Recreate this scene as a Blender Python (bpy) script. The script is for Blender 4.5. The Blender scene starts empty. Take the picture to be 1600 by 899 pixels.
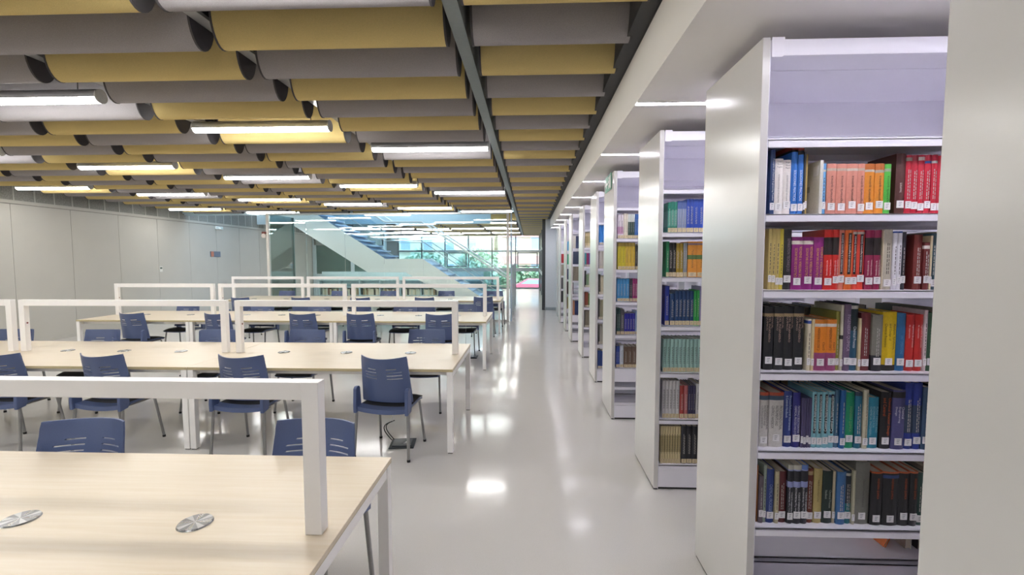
import bpy, math, random
from mathutils import Matrix, Vector
random.seed(7)
S = bpy.context.scene
COL = S.collection
PI = math.pi

# ------------------------------------------------------------------ camera
F_PX = 717.6
cam_data = bpy.data.cameras.new('camera')
cam_data.sensor_width = 36.0
cam_data.lens = F_PX / 1600 * 36.0
cam_data.clip_start = 0.05
cam_data.clip_end = 500
cam = bpy.data.objects.new('camera', cam_data)
COL.objects.link(cam)
_y, _p, _r = math.radians(-2.238), math.radians(3.589), math.radians(-0.047)
fw = Vector((math.sin(_y) * math.cos(_p), math.cos(_y) * math.cos(_p), -math.sin(_p)))
r0 = Vector((math.cos(_y), -math.sin(_y), 0))
u0 = r0.cross(fw)
rt = math.cos(_r) * r0 + math.sin(_r) * u0
up = -math.sin(_r) * r0 + math.cos(_r) * u0
m = Matrix.Identity(4)
for i in range(3):
    m[i][0], m[i][1], m[i][2] = rt[i], up[i], -fw[i]
m[0][3], m[1][3], m[2][3] = 0, 0, 1.68
cam.matrix_world = m
S.camera = cam

# ------------------------------------------------------------------ light and exposure
TUBE_POWER = 13.0
STRIP_POWER = 13.0
SKY_POWER = 1.15
S.view_settings.view_transform = 'Standard'
S.view_settings.look = 'None'
S.view_settings.gamma = 1
S.view_settings.use_curve_mapping = False
S.view_settings.exposure = 1.85
w = bpy.data.worlds.new('overcast_sky')
S.world = w
w.use_nodes = True
nt = w.node_tree
bg = nt.nodes['Background']
tc = nt.nodes.new('ShaderNodeTexCoord'); sx = nt.nodes.new('ShaderNodeSeparateXYZ'); cr = nt.nodes.new('ShaderNodeValToRGB')
nt.links.new(tc.outputs['Generated'], sx.inputs[0]); nt.links.new(sx.outputs['Z'], cr.inputs[0]); nt.links.new(cr.outputs[0], bg.inputs[0])
cr.color_ramp.elements[0].color = (0.78, 0.88, 0.95, 1); cr.color_ramp.elements[1].color = (0.62, 0.80, 1.0, 1)
bg.inputs[1].default_value = SKY_POWER
sun_d = bpy.data.lights.new('sun', 'SUN'); sun_d.energy = 1.0; sun_d.angle = 0.3; sun_d.color = (1, .97, .92)
sun = bpy.data.objects.new('sun', sun_d); COL.objects.link(sun); sun.rotation_euler = (math.radians(48), 0, math.radians(20)); sun.location = (0, 20, 30)
S.cycles.use_denoising = True
S.cycles.max_bounces = 10
S.cycles.diffuse_bounces = 5
S.cycles.glossy_bounces = 4
S.cycles.transmission_bounces = 8
S.cycles.transparent_max_bounces = 24
S.cycles.caustics_reflective = False
S.cycles.caustics_refractive = False
S.cycles.sample_clamp_indirect = 6
S.cycles.blur_glossy = 0.15

# ------------------------------------------------------------------ materials
def lin(h):
    h = h.lstrip('#'); out = []
    for i in (0, 2, 4):
        c = int(h[i:i+2], 16) / 255
        out.append(c / 12.92 if c <= .04045 else ((c + .055) / 1.055) ** 2.4)
    return out
_M = {}
def mat(hexc, rough=.5, metal=0., noise=.04, scale=30., spec=.5, bump=0., coat=0.):
    key = (hexc, rough, metal, noise, scale, spec, bump, coat)
    if key in _M: return _M[key]
    mt = bpy.data.materials.new('surface_' + hexc.lstrip('#')); mt.use_nodes = True
    n = mt.node_tree; b = n.nodes['Principled BSDF']
    c = lin(hexc)
    b.inputs['Roughness'].default_value = rough; b.inputs['Metallic'].default_value = metal
    b.inputs['Specular IOR Level'].default_value = spec
    if coat: b.inputs['Coat Weight'].default_value = coat
    t = n.nodes.new('ShaderNodeTexCoord'); ns = n.nodes.new('ShaderNodeTexNoise'); ns.inputs['Scale'].default_value = scale
    ns.inputs['Detail'].default_value = 3
    n.links.new(t.outputs['Object'], ns.inputs['Vector'])
    r = n.nodes.new('ShaderNodeValToRGB'); n.links.new(ns.outputs[0], r.inputs[0])
    r.color_ramp.elements[0].position = .3; r.color_ramp.elements[1].position = .7
    r.color_ramp.elements[0].color = [max(0, x * (1 - noise)) for x in c] + [1]
    r.color_ramp.elements[1].color = [min(1, x * (1 + noise)) for x in c] + [1]
    n.links.new(r.outputs[0], b.inputs['Base Color'])
    if bump:
        bp = n.nodes.new('ShaderNodeBump'); bp.inputs['Strength'].default_value = bump; bp.inputs['Distance'].default_value = .002
        n.links.new(ns.outputs[0], bp.inputs['Height']); n.links.new(bp.outputs[0], b.inputs['Normal'])
    _M[key] = mt
    return mt
def glow(name, rgb, power):
    mt = bpy.data.materials.new(name); mt.use_nodes = True
    b = mt.node_tree.nodes['Principled BSDF']
    b.inputs['Base Color'].default_value = (.9, .9, .9, 1)
    b.inputs['Emission Color'].default_value = (*rgb, 1); b.inputs['Emission Strength'].default_value = power
    return mt
def glass(name, tint, refl=.5):
    mt = bpy.data.materials.new(name); mt.use_nodes = True
    n = mt.node_tree; n.nodes.remove(n.nodes['Principled BSDF']); out = n.nodes['Material Output']
    tr = n.nodes.new('ShaderNodeBsdfTransparent'); tr.inputs[0].default_value = (*tint, 1)
    gl = n.nodes.new('ShaderNodeBsdfGlossy'); gl.inputs['Roughness'].default_value = .02; gl.inputs[0].default_value = (.95, 1, .98, 1)
    fr = n.nodes.new('ShaderNodeFresnel'); fr.inputs[0].default_value = 1.5
    mu = n.nodes.new('ShaderNodeMath'); mu.operation = 'MULTIPLY'; mu.inputs[1].default_value = refl
    mx = n.nodes.new('ShaderNodeMixShader')
    n.links.new(fr.outputs[0], mu.inputs[0]); n.links.new(mu.outputs[0], mx.inputs[0])
    n.links.new(tr.outputs[0], mx.inputs[1]); n.links.new(gl.outputs[0], mx.inputs[2]); n.links.new(mx.outputs[0], out.inputs[0])
    return mt
WHITE = mat('#f0eeed', .3, noise=.015, scale=4, spec=.5)
SHELFW = mat('#e9e7f0', .3, noise=.015, scale=4, spec=.55)
PANEL = mat('#c9c7c4', .22, noise=.015, scale=3, spec=.6)
WALLW = mat('#b9b7b1', .6, noise=.02, scale=2)
SOFF = mat('#eae7e2', .7, noise=.02, scale=2)
DARK = mat('#3c3c3e', .7)
BLACK = mat('#1b1b1d', .6)
CAPM = mat('#474447', .75)
GREYM = mat('#9da2a3', .45, .3)
STEEL = mat('#a2a2a2', .26, .9, noise=.08)
LEGM = mat('#9a9a9a', .35, .75)
PAGES = mat('#cfc6b2', .8, noise=.12, scale=260)
TAGW = mat('#e8e6e6', .55)
INK = mat('#2a2a2e', .6)
FABG = mat('#9a9698', .95, noise=.16, scale=420, spec=.15, bump=.4)
FABY = mat('#cdb87e', .95, noise=.13, scale=420, spec=.15, bump=.4)
BLUEP = mat('#4f5d83', .4, noise=.05, scale=300, bump=.2)
SEATM = mat('#26282e', .75, noise=.1, scale=400, bump=.3)
LIT = glow('lamp_diffuser', (1, .985, .96), TUBE_POWER)
LITS = glow('strip_diffuser', (.93, .91, 1.0), STRIP_POWER)
GLASS = glass('clear_glass', (.94, .975, .965), .9)
GLASSB = glass('balustrade_glass', (.84, .91, .96), .9)
GLASSW = glass('window_glass', (.93, .97, .97), .8)
def wood():
    mt = bpy.data.materials.new('maple_laminate'); mt.use_nodes = True
    n = mt.node_tree; b = n.nodes['Principled BSDF']; b.inputs['Roughness'].default_value = .32
    t = n.nodes.new('ShaderNodeTexCoord'); mp = n.nodes.new('ShaderNodeMapping'); mp.inputs['Scale'].default_value = (1.2, 26, 8)
    ns = n.nodes.new('ShaderNodeTexNoise'); ns.inputs['Scale'].default_value = 2.2; ns.inputs['Detail'].default_value = 6; ns.inputs['Distortion'].default_value = .4
    r = n.nodes.new('ShaderNodeValToRGB')
    r.color_ramp.elements[0].position = .3; r.color_ramp.elements[1].position = .72
    r.color_ramp.elements[0].color = (*lin('#d3c3aa'), 1); r.color_ramp.elements[1].color = (*lin('#dacdb9'), 1)
    n.links.new(t.outputs['Object'], mp.inputs[0]); n.links.new(mp.outputs[0], ns.inputs['Vector']); n.links.new(ns.outputs[0], r.inputs[0]); n.links.new(r.outputs[0], b.inputs['Base Color'])
    return mt
WOOD = wood()
EDGE = mat('#b9ab86', .5)
def floor_mat():
    mt = bpy.data.materials.new('polished_floor'); mt.use_nodes = True
    n = mt.node_tree; b = n.nodes['Principled BSDF']
    t = n.nodes.new('ShaderNodeTexCoord'); ns = n.nodes.new('ShaderNodeTexNoise'); ns.inputs['Scale'].default_value = 260; ns.inputs['Detail'].default_value = 2
    n2 = n.nodes.new('ShaderNodeTexNoise'); n2.inputs['Scale'].default_value = .9; n2.inputs['Detail'].default_value = 3
    r = n.nodes.new('ShaderNodeValToRGB'); r.color_ramp.elements[0].position = .35; r.color_ramp.elements[1].position = .65
    r.color_ramp.elements[0].color = (*lin('#c8c5c1'), 1); r.color_ramp.elements[1].color = (*lin('#d3d0cc'), 1)
    n.links.new(t.outputs['Object'], ns.inputs['Vector']); n.links.new(t.outputs['Object'], n2.inputs['Vector']); n.links.new(ns.outputs[0], r.inputs[0])
    n.links.new(r.outputs[0], b.inputs['Base Color'])
    rr = n.nodes.new('ShaderNodeMapRange'); rr.inputs[3].default_value = .07; rr.inputs[4].default_value = .17
    n.links.new(n2.outputs[0], rr.inputs[0]); n.links.new(rr.outputs[0], b.inputs['Roughness'])
    bp = n.nodes.new('ShaderNodeBump'); bp.inputs['Strength'].default_value = .12; bp.inputs['Distance'].default_value = .02
    n3 = n.nodes.new('ShaderNodeTexNoise'); n3.inputs['Scale'].default_value = 2.5; n.links.new(t.outputs['Object'], n3.inputs['Vector'])
    n.links.new(n3.outputs[0], bp.inputs['Height']); n.links.new(bp.outputs[0], b.inputs['Normal'])
    b.inputs['Specular IOR Level'].default_value = .45
    return mt
FLOOR = floor_mat()

# ------------------------------------------------------------------ mesh builder
KIDS = {}
class MB:
    def __init__(s): s.v, s.f, s.m, s.mats = [], [], [], []
    def mi(s, mt):
        if mt not in s.mats: s.mats.append(mt)
        return s.mats.index(mt)
    def add(s, vs, fs, mt):
        k = len(s.v); i = s.mi(mt)
        s.v += [tuple(v) for v in vs]; s.f += [tuple(a + k for a in f) for f in fs]; s.m += [i] * len(fs)
        return s
    def box(s, x0, x1, y0, y1, z0, z1, mt):
        x0, x1 = min(x0, x1), max(x0, x1); y0, y1 = min(y0, y1), max(y0, y1); z0, z1 = min(z0, z1), max(z0, z1)
        v = [(x, y, z) for z in (z0, z1) for y in (y0, y1) for x in (x0, x1)]
        return s.add(v, [(0, 2, 3, 1), (4, 5, 7, 6), (0, 1, 5, 4), (2, 6, 7, 3), (0, 4, 6, 2), (1, 3, 7, 5)], mt)
    def prism(s, pts, a0, a1, axis, mt):
        # polygon in the plane across the axis, extruded from a0 to a1
        def P(p, a): return (a, p[0], p[1]) if axis == 'x' else ((p[0], a, p[1]) if axis == 'y' else (p[0], p[1], a))
        n = len(pts)
        return s.add([P(p, a0) for p in pts] + [P(p, a1) for p in pts],
                     [tuple(range(n))[::-1], tuple(range(n, 2 * n))] + [(i, (i + 1) % n, n + (i + 1) % n, n + i) for i in range(n)], mt)
    def tube(s, pts, r, mt, n=10, r2=None):
        pts = [Vector(p) for p in pts]; k = len(pts); vs = []; fs = []
        for i, p in enumerate(pts):
            d = ((pts[min(i + 1, k - 1)] - pts[max(i - 1, 0)])).normalized()
            a = d.cross(Vector((0, 0, 1)))
            if a.length < .1: a = d.cross(Vector((0, 1, 0)))
            a.normalize(); b = d.cross(a); rr = r if r2 is None else r + (r2 - r) * i / (k - 1)
            vs += [p + rr * (math.cos(2 * PI * j / n) * a + math.sin(2 * PI * j / n) * b) for j in range(n)]
        for i in range(k - 1):
            fs += [(i * n + j, i * n + (j + 1) % n, (i + 1) * n + (j + 1) % n, (i + 1) * n + j) for j in range(n)]
        fs += [tuple(range(n))[::-1], tuple(range((k - 1) * n, k * n))]
        return s.add(vs, fs, mt)
    def build(s, name, parent=None, bevel=0, smooth=False, loc=None):
        me = bpy.data.meshes.new(name); me.from_pydata(s.v, [], s.f); me.update()
        import bmesh
        bm = bmesh.new(); bm.from_mesh(me); bmesh.ops.recalc_face_normals(bm, faces=bm.faces); bm.to_mesh(me); bm.free()
        for mt in s.mats: me.materials.append(mt)
        me.polygons.foreach_set('material_index', s.m)
        if smooth: 
            me.polygons.foreach_set('use_smooth', [True] * len(s.f))
            try: me.set_sharp_from_angle(angle=math.radians(38))
            except Exception: pass
        o = bpy.data.objects.new(name, me); COL.objects.link(o)
        if parent: o.parent = parent; KIDS.setdefault(parent.name, []).append(o)
        if loc: o.location = loc
        if bevel:
            b = o.modifiers.new('edge', 'BEVEL'); b.width = bevel; b.segments = 2; b.limit_method = 'ANGLE'
        return o
def tag(o, label=None, cat=None, group=None, kind=None):
    if label: o['label'] = label
    if cat: o['category'] = cat
    if group: o['group'] = group
    if kind: o['kind'] = kind
    return o
def empty(name, loc=(0, 0, 0), rz=0):
    o = bpy.data.objects.new(name, None); COL.objects.link(o); o.location = loc; o.rotation_euler = (0, 0, rz); o.empty_display_size = .1
    return o
def copy_tree(o, parent=None):
    c = o.copy(); COL.objects.link(c)
    if parent: c.parent = parent; KIDS.setdefault(parent.name, []).append(c)
    for ch in list(KIDS.get(o.name, [])): copy_tree(ch, c)
    return c
def struct(mb, name, **k): return tag(mb.build(name, **k), kind='structure')
ORD = ['', 'first', 'second', 'third', 'fourth', 'fifth', 'sixth', 'seventh', 'eighth', 'ninth', 'tenth', 'eleventh', 'twelfth', 'thirteenth', 'fourteenth', 'fifteenth',
       'sixteenth', 'seventeenth', 'eighteenth', 'nineteenth', 'twentieth']
def nth(i):
    if i < 21: return ORD[i]
    tens = {2: 'twenty', 3: 'thirty', 4: 'forty', 5: 'fifty', 6: 'sixty'}
    return (tens[i // 10] + '-' + ORD[i % 10]) if i % 10 else tens[i // 10][:-1] + 'ieth'

# ------------------------------------------------------------------ lettering, made once per string
_T = {}
def letters(txt):
    if txt in _T: return _T[txt]
    cu = bpy.data.curves.new('lettering', 'FONT'); cu.body = txt; cu.size = 1; cu.align_x = 'CENTER'; cu.align_y = 'CENTER'; cu.resolution_u = 2
    o = bpy.data.objects.new('lettering', cu); COL.objects.link(o)
    bpy.context.view_layer.update()
    dg = bpy.context.evaluated_depsgraph_get()
    me = bpy.data.meshes.new_from_object(o.evaluated_get(dg))
    vs = [tuple(v.co) for v in me.vertices]; fs = [tuple(p.vertices) for p in me.polygons]
    bpy.data.objects.remove(o); bpy.data.curves.remove(cu); bpy.data.meshes.remove(me)
    xs = [v[0] for v in vs]; ys = [v[1] for v in vs]
    cx, cy = (min(xs) + max(xs)) / 2, (min(ys) + max(ys)) / 2
    w_, h_ = max(xs) - min(xs), max(ys) - min(ys)
    _T[txt] = ([((x - cx) / w_, (y - cy) / h_) for x, y, z in vs], fs)
    return _T[txt]
def put_text(mb, txt, origin, ax, ay, mt):
    # ax: vector spanning the whole text width, ay: vector spanning its height
    vs, fs = letters(txt); o = Vector(origin); ax = Vector(ax); ay = Vector(ay)
    mb.add([o + ax * u + ay * v for u, v in vs], fs, mt)

# ================================================================== THE ROOM
XL, XR, YB, YE = -9.9, 7.0, -5.0, 26.0
TOP = 3.55
struct(MB().box(XL - .3, XR + .3, YB - .3, YE + .12, -.3, 0, FLOOR), 'floor')
# ceiling slab with the stair opening left free
OX0, OX1, OY0, OY1 = -9.9, -1.4, 13.0, 16.4
cs = MB()
cs.box(XL, XR, YB, OY0, TOP, TOP + .3, DARK); cs.box(XL, XR, OY1, YE, TOP, TOP + .3, DARK); cs.box(OX1, XR, OY0, OY1, TOP, TOP + .3, DARK)
struct(cs, 'ceiling')
UPW = mat('#c9dce4', .6)
sh = MB()
sh.box(OX0, OX1, OY0 - .12, OY0, 2.93, 6.6, UPW); sh.box(OX0, OX1, OY1, OY1 + .12, 2.93, 6.6, UPW)
sh.box(OX1, OX1 + .12, OY0, OY1, TOP, 6.6, UPW); sh.box(OX0 - .12, OX0, OY0, OY1, 3.4, 6.6, UPW)
struct(sh, 'wall_stairwell')
# left wall: white panels with hairline joints, a coping and the perforated block band above
wl = MB()
ys = [YB] + [9.6 - 1.15 * i for i in range(12, -1, -1)] + [9.6 + 1.15 * i for i in range(1, 10)] + [20.75]
for a, b in zip(ys[:-1], ys[1:]): wl.box(XL - .2, XL, a + .004, b - .004, 0, 2.73, WALLW)
wl.box(XL - .2, XL - .008, YB, 20.75, 0, 2.73, mat('#8f8d88', .7))
wl.box(XL - .2, XL + .012, YB, 20.75, 2.745, 2.81, WALLW)
wl.box(XL - .2, XL - .01, YB, 20.75, 2.73, 2.745, mat('#8f8d88', .7))
struct(wl, 'wall_left')
BAND = mat('#8f8f8b', .85, noise=.28, scale=55, bump=.5)
bl = MB(); bl.box(XL - .2, XL - .03, YB, YE, 2.81, TOP, BAND)
y = 8.92 - .38 * 30
while y < 20.5:
    bl.box(XL - .03, XL - .022, y - .014, y + .014, 2.81, 3.4, mat('#b5b5b0', .6)); y += .38
struct(bl, 'wall_left_upper')
bs = MB().box(XL, XL + .012, YB, 20.6, 0, .07, WALLW); struct(bs, 'baseboard_left')
struct(MB().box(XR, XR + .2, YB, 15.1, 0, TOP, WALLW), 'wall_right')
struct(MB().box(XL, XR, YB - .2, YB, 0, TOP, WALLW), 'wall_back')
# white soffit over the bookcases with recessed light strips
so = MB()
so.box(.65, XR, YB, 15.0, 2.635, 2.95, SOFF)
so.box(.65, XR, YB, 15.0, 2.95, TOP, DARK)
struct(so, 'ceiling_soffit')
sb = MB().box(.56, .65, YB, 15.0, 2.965, 3.3, DARK); struct(sb, 'trim_soffit_edge')
# white block at the end of the bookcases and the return wall
COOL = mat('#d5dade', .45)
we = MB(); we.box(.5, 7, 15.0, 15.25, 0, 3.3, COOL); we.box(.86, 7, 14.86, 15.0, 0, 2.635, COOL); struct(we, 'wall_far_right')
struct(MB().box(.485, .86, 14.985, 15.0, 0, .09, mat('#9aa3a8', .5)), 'baseboard_far_right')

# ------------------------------------------------------------------ far facade
FR = mat('#6f7376', .4, .3)
FRL = mat('#a3a8ac', .4, .3)
def mullioned(x0, x1, n, name):
    mb = MB(); st = (x1 - x0) / n
    for i in range(n + 1):
        x = x0 + i * st; mb.box(x - .03, x + .03, YE, YE + .1, 0, 3.05, FR)
    mb.box(x0, x1, YE, YE + .1, 2.06, 2.16, FRL); mb.box(x0, x1, YE - .02, YE + .1, .96, 1.16, FRL)
    mb.box(x0, x1, YE, YE + .1, 0, .05, FR); mb.box(x0, x1, YE, YE + .1, 3.0, 3.06, FR)
    for i in range(n):
        a, b = x0 + i * st + .09, x0 + (i + 1) * st - .09
        if i % 3 == 2:
            for q in ((a, b, 1.22, 1.28), (a, b, 1.98, 2.04), (a, a + .06, 1.28, 1.98), (b - .06, b, 1.28, 1.98)): mb.box(q[0], q[1], YE - .05, YE + .05, q[2], q[3], FR)
    o = struct(mb, name)
    g = MB()
    for i in range(n): g.box(x0 + i * st + .03, x0 + (i + 1) * st - .03, YE + .04, YE + .05, .05, 3.0, GLASSW)
    gp = g.build('window_pane', o)
    return o
mullioned(.53 - 1.34 * 6, .53, 6, 'window_1')
mw = MB(); mw.box(.40, .50, 15.02, 15.14, 0, 3.1, mat('#3a3d40', .5)); mw.box(.5, .56, 15.25, YE + .1, 2.98, 3.06, FR); mw.box(.5, .56, 15.25, YE, 0, .05, FR)
for y in (15.3, 18, 20.6, 23.3, 25.9): mw.box(.5, .56, y - .03, y + .03, 0, 3.0, FR)
mw.box(.5, .56, 15.3, YE, 2.06, 2.14, FR); mw.box(.5, .56, 15.3, YE, .98, 1.12, FRL)
w2 = struct(mw, 'window_2')
MB().box(.525, .535, 15.3, YE, .05, 2.98, GLASSW).build('window_pane', w2)
struct(MB().box(.6, 7, 15.25, YE + .1, 3.06, TOP, DARK), 'ceiling_far_right')
struct(MB().box(XL, .6, YE, YE + .12, 3.06, TOP, DARK), 'wall_far_lintel')
struct(MB().box(XL - .2, .53 - 8.04, YE, YE + .12, 0, TOP, WALLW), 'wall_far')
struct(MB().box(XL - .2, XL, 20.75, YE, 0, TOP, WALLW), 'wall_left_far')
# dark glazed screen behind the stair
dg = MB(); GW = mat('#c3d3d8', .4)
for x in (-9.8, -8.05, -6.6): dg.box(x - .07, x + .07, 20.55, 20.75, 0, 3.4, GW)
dg.box(-9.8, -6.6, 20.55, 20.75, 2.3, 3.4, mat('#8a9694', .6)); dg.box(-9.8, -6.6, 20.6, 20.7, 0, 1.0, GW)
w3 = struct(dg, 'window_3')
MB().box(-9.73, -6.67, 20.64, 20.66, 1.0, 2.3, mat('#4f6e66', .12, noise=.12, scale=2, spec=.8)).build('window_pane', w3)

# fascia beams
FAS = mat('#bcd3dc', .45)
struct(MB().box(-9.9, -.46, 12.82, 12.88, 2.97, TOP, FAS), 'trim_1')
BEAM = mat('#7c8484', .5, .2)
bm_ = MB(); bm_.box(-.455, -.375, YB, YE, 3.0, TOP, BEAM); struct(bm_, 'trim_2')

# ------------------------------------------------------------------ ceiling baffles
PITCH, Y0 = .447, 2.81
def prof(r=.108, h=.2, top=.40):
    pts = [(-r, top)] + [(-r * math.cos(a), h - h * math.sin(a)) for a in [PI * i / 14 for i in range(15)]] + [(r, top)]
    return pts
def lamp_row(k, c): return c > 0 and (k - (8 - 2 * c)) % 8 == 0
COLX = {0: (-.345, .59)}
for c in range(1, 7): COLX[c] = (-.49 - 1.505 * (c - 1) - 1.385, -.49 - 1.505 * (c - 1))
_bf = {}
def baffle(c, k, gtag):
    x0, x1 = COLX[c]; key = (c == 0, (k + c) % 2); L = (x1 - x0) / 2
    y = Y0 + PITCH * k
    if key not in _bf:
        mb = MB(); mb.prism(prof(), -L + .012, L - .012, 'x', FABY if key[1] else FABG)
        o = mb.build('acoustic_baffle', smooth=True)
        for s in (-1, 1):
            cp = MB().prism([(p[0] * 1.03, p[1] - .003) for p in prof()], s * (L - .012), s * L, 'x', CAPM)
            e = cp.build('end_cap', o, smooth=True)
        _bf[key] = o
    else: o = copy_tree(_bf[key])
    o.location = ((x0 + x1) / 2, y, 2.95)
    col = 'yellow' if key[1] else 'grey'
    lane = 'strip beside the bookcase soffit' if c == 0 else nth(c) + ' lane from the ceiling beam'
    tag(o, '%s felt ceiling baffle, %s row from the front, %s' % (col, nth(k + 4), lane), 'ceiling baffle', gtag)
    return o
for k in range(-3, 52): baffle(0, k, 'baffles in the strip above the aisle')
for c in range(1, 7):
    for k in range(-3, 23):
        if not lamp_row(k, c): baffle(c, k, 'baffles over the reading tables')
for c in range(1, 4):
    for k in range(31, 52):
        if (k - 31) % 7: baffle(c, k, 'baffles beyond the staircase')
# hanging rails between the lanes
rl = MB().box(-.05, .03, YB, 12.8, 3.09, 3.11, mat('#a9a9a9', .4, .4)).build('ceiling_rail')
for i in range(1, 7):
    r_ = rl if i == 1 else copy_tree(rl)
    r_.location = (-.49 - 1.505 * i + .06, 0, 0)
    tag(r_, 'metal carrier rail along the gap after the %s baffle lane from the beam' % nth(i), 'ceiling rail', 'carrier rails above the baffles')
rl2 = MB().box(-1.39, 1.39, 0, .02, 3.34, 3.38, mat('#a9a9a9', .4, .4)).box(-1.39, 1.39, 4, 4.02, 3.34, 3.38, mat('#a9a9a9', .4, .4)).box(-.7, -.66, -.1, 9.4, 3.34, 3.40, mat('#a9a9a9', .4, .4)).box(.66, .7, -.1, 9.4, 3.34, 3.40, mat('#a9a9a9', .4, .4)).build('ceiling_rail')
for i in range(1, 4):
    r_ = rl2 if i == 1 else copy_tree(rl2)
    r_.location = (sum(COLX[i]) / 2, 16.55, 0)
    tag(r_, 'metal carrier frame over the %s baffle lane beyond the staircase' % nth(i), 'ceiling rail', 'carrier frames beyond the staircase')

# ------------------------------------------------------------------ tubular lamps
def lamp_obj():
    L = .685; r = .056
    o = empty('tubular_lamp')
    a = [math.radians(t) for t in range(-20, 201, 20)]
    up_ = [(r * math.cos(t), r * math.sin(t)) for t in a]
    MB().prism(up_, -L, L, 'x', mat('#b9b9bb', .35, .5)).build('housing', o, smooth=True)
    b = [math.radians(t) for t in range(200, 341, 14)]
    lo = [(r * .99 * math.cos(t), r * .99 * math.sin(t)) for t in b]
    MB().prism(lo + [(lo[-1][0] * .9, lo[-1][1] + .004), (lo[0][0] * .9, lo[0][1] + .004)], -L + .004, L - .004, 'x', LIT).build('diffuser', o, smooth=True)
    ci = [(r * 1.02 * math.cos(t * PI / 10), r * 1.02 * math.sin(t * PI / 10)) for t in range(20)]
    for s in (-1, 1):
        MB().prism(ci, s * L, s * (L + .012), 'x', mat('#d6d6d6', .4)).build('end_cap', o, smooth=True)
        MB().tube([(s * .5, 0, r * .9), (s * .5, 0, .5)], .004, STEEL, 6).build('hanger_rod', o)
    return o
_lp = lamp_obj(); _n = 0
def place_lamp(x, y, lab, grp, z=3.005):
    global _n
    o = _lp if _n == 0 else copy_tree(_lp); _n += 1
    o.location = (x, y, z); tag(o, lab, 'lamp', grp)
for c in range(1, 7):
    x0, x1 = COLX[c]; q = 0
    for k in range(-14, 23):
        if lamp_row(k, c):
            y = Y0 + PITCH * k
            if y < -3: continue
            q += 1
            place_lamp((x0 + x1) / 2, y, 'white tubular ceiling lamp, %s one along the %s baffle lane from the beam' % (nth(q), nth(c)), 'tubular lamps over the tables')
for c in range(1, 6):
    x0, x1 = COLX[c]; q = 0
    for k in (31, 38, 45):
        q += 1
        if c > 3 or True: place_lamp((x0 + x1) / 2, Y0 + PITCH * k, 'tubular lamp beyond the staircase, %s along the %s lane from the beam' % (nth(q), nth(c)), 'tubular lamps beyond the staircase')
# recessed strips in the soffit
sp = MB().box(0, 2.6, -.022, .022, -.004, .02, LITS)
spb = MB(); spb.box(-.006, 2.606, -.03, -.022, -.005, .02, WHITE); spb.box(-.006, 2.606, .022, .03, -.005, .02, WHITE)
st0 = empty('recessed_light'); sp.build('diffuser', st0); spb.build('housing', st0)
for i, y in enumerate((-1.6, 0.1, 1.5, 2.92, 4.3, 5.77, 7.24, 8.6, 10.0, 11.4, 12.8, 14.1)):
    o = st0 if i == 0 else copy_tree(st0)
    o.location = (.66, y, 2.633)
    tag(o, 'thin recessed light strip in the white soffit, %s counted from the entrance end' % nth(i + 1), 'recessed light', 'light strips between the bookcases')

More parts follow.
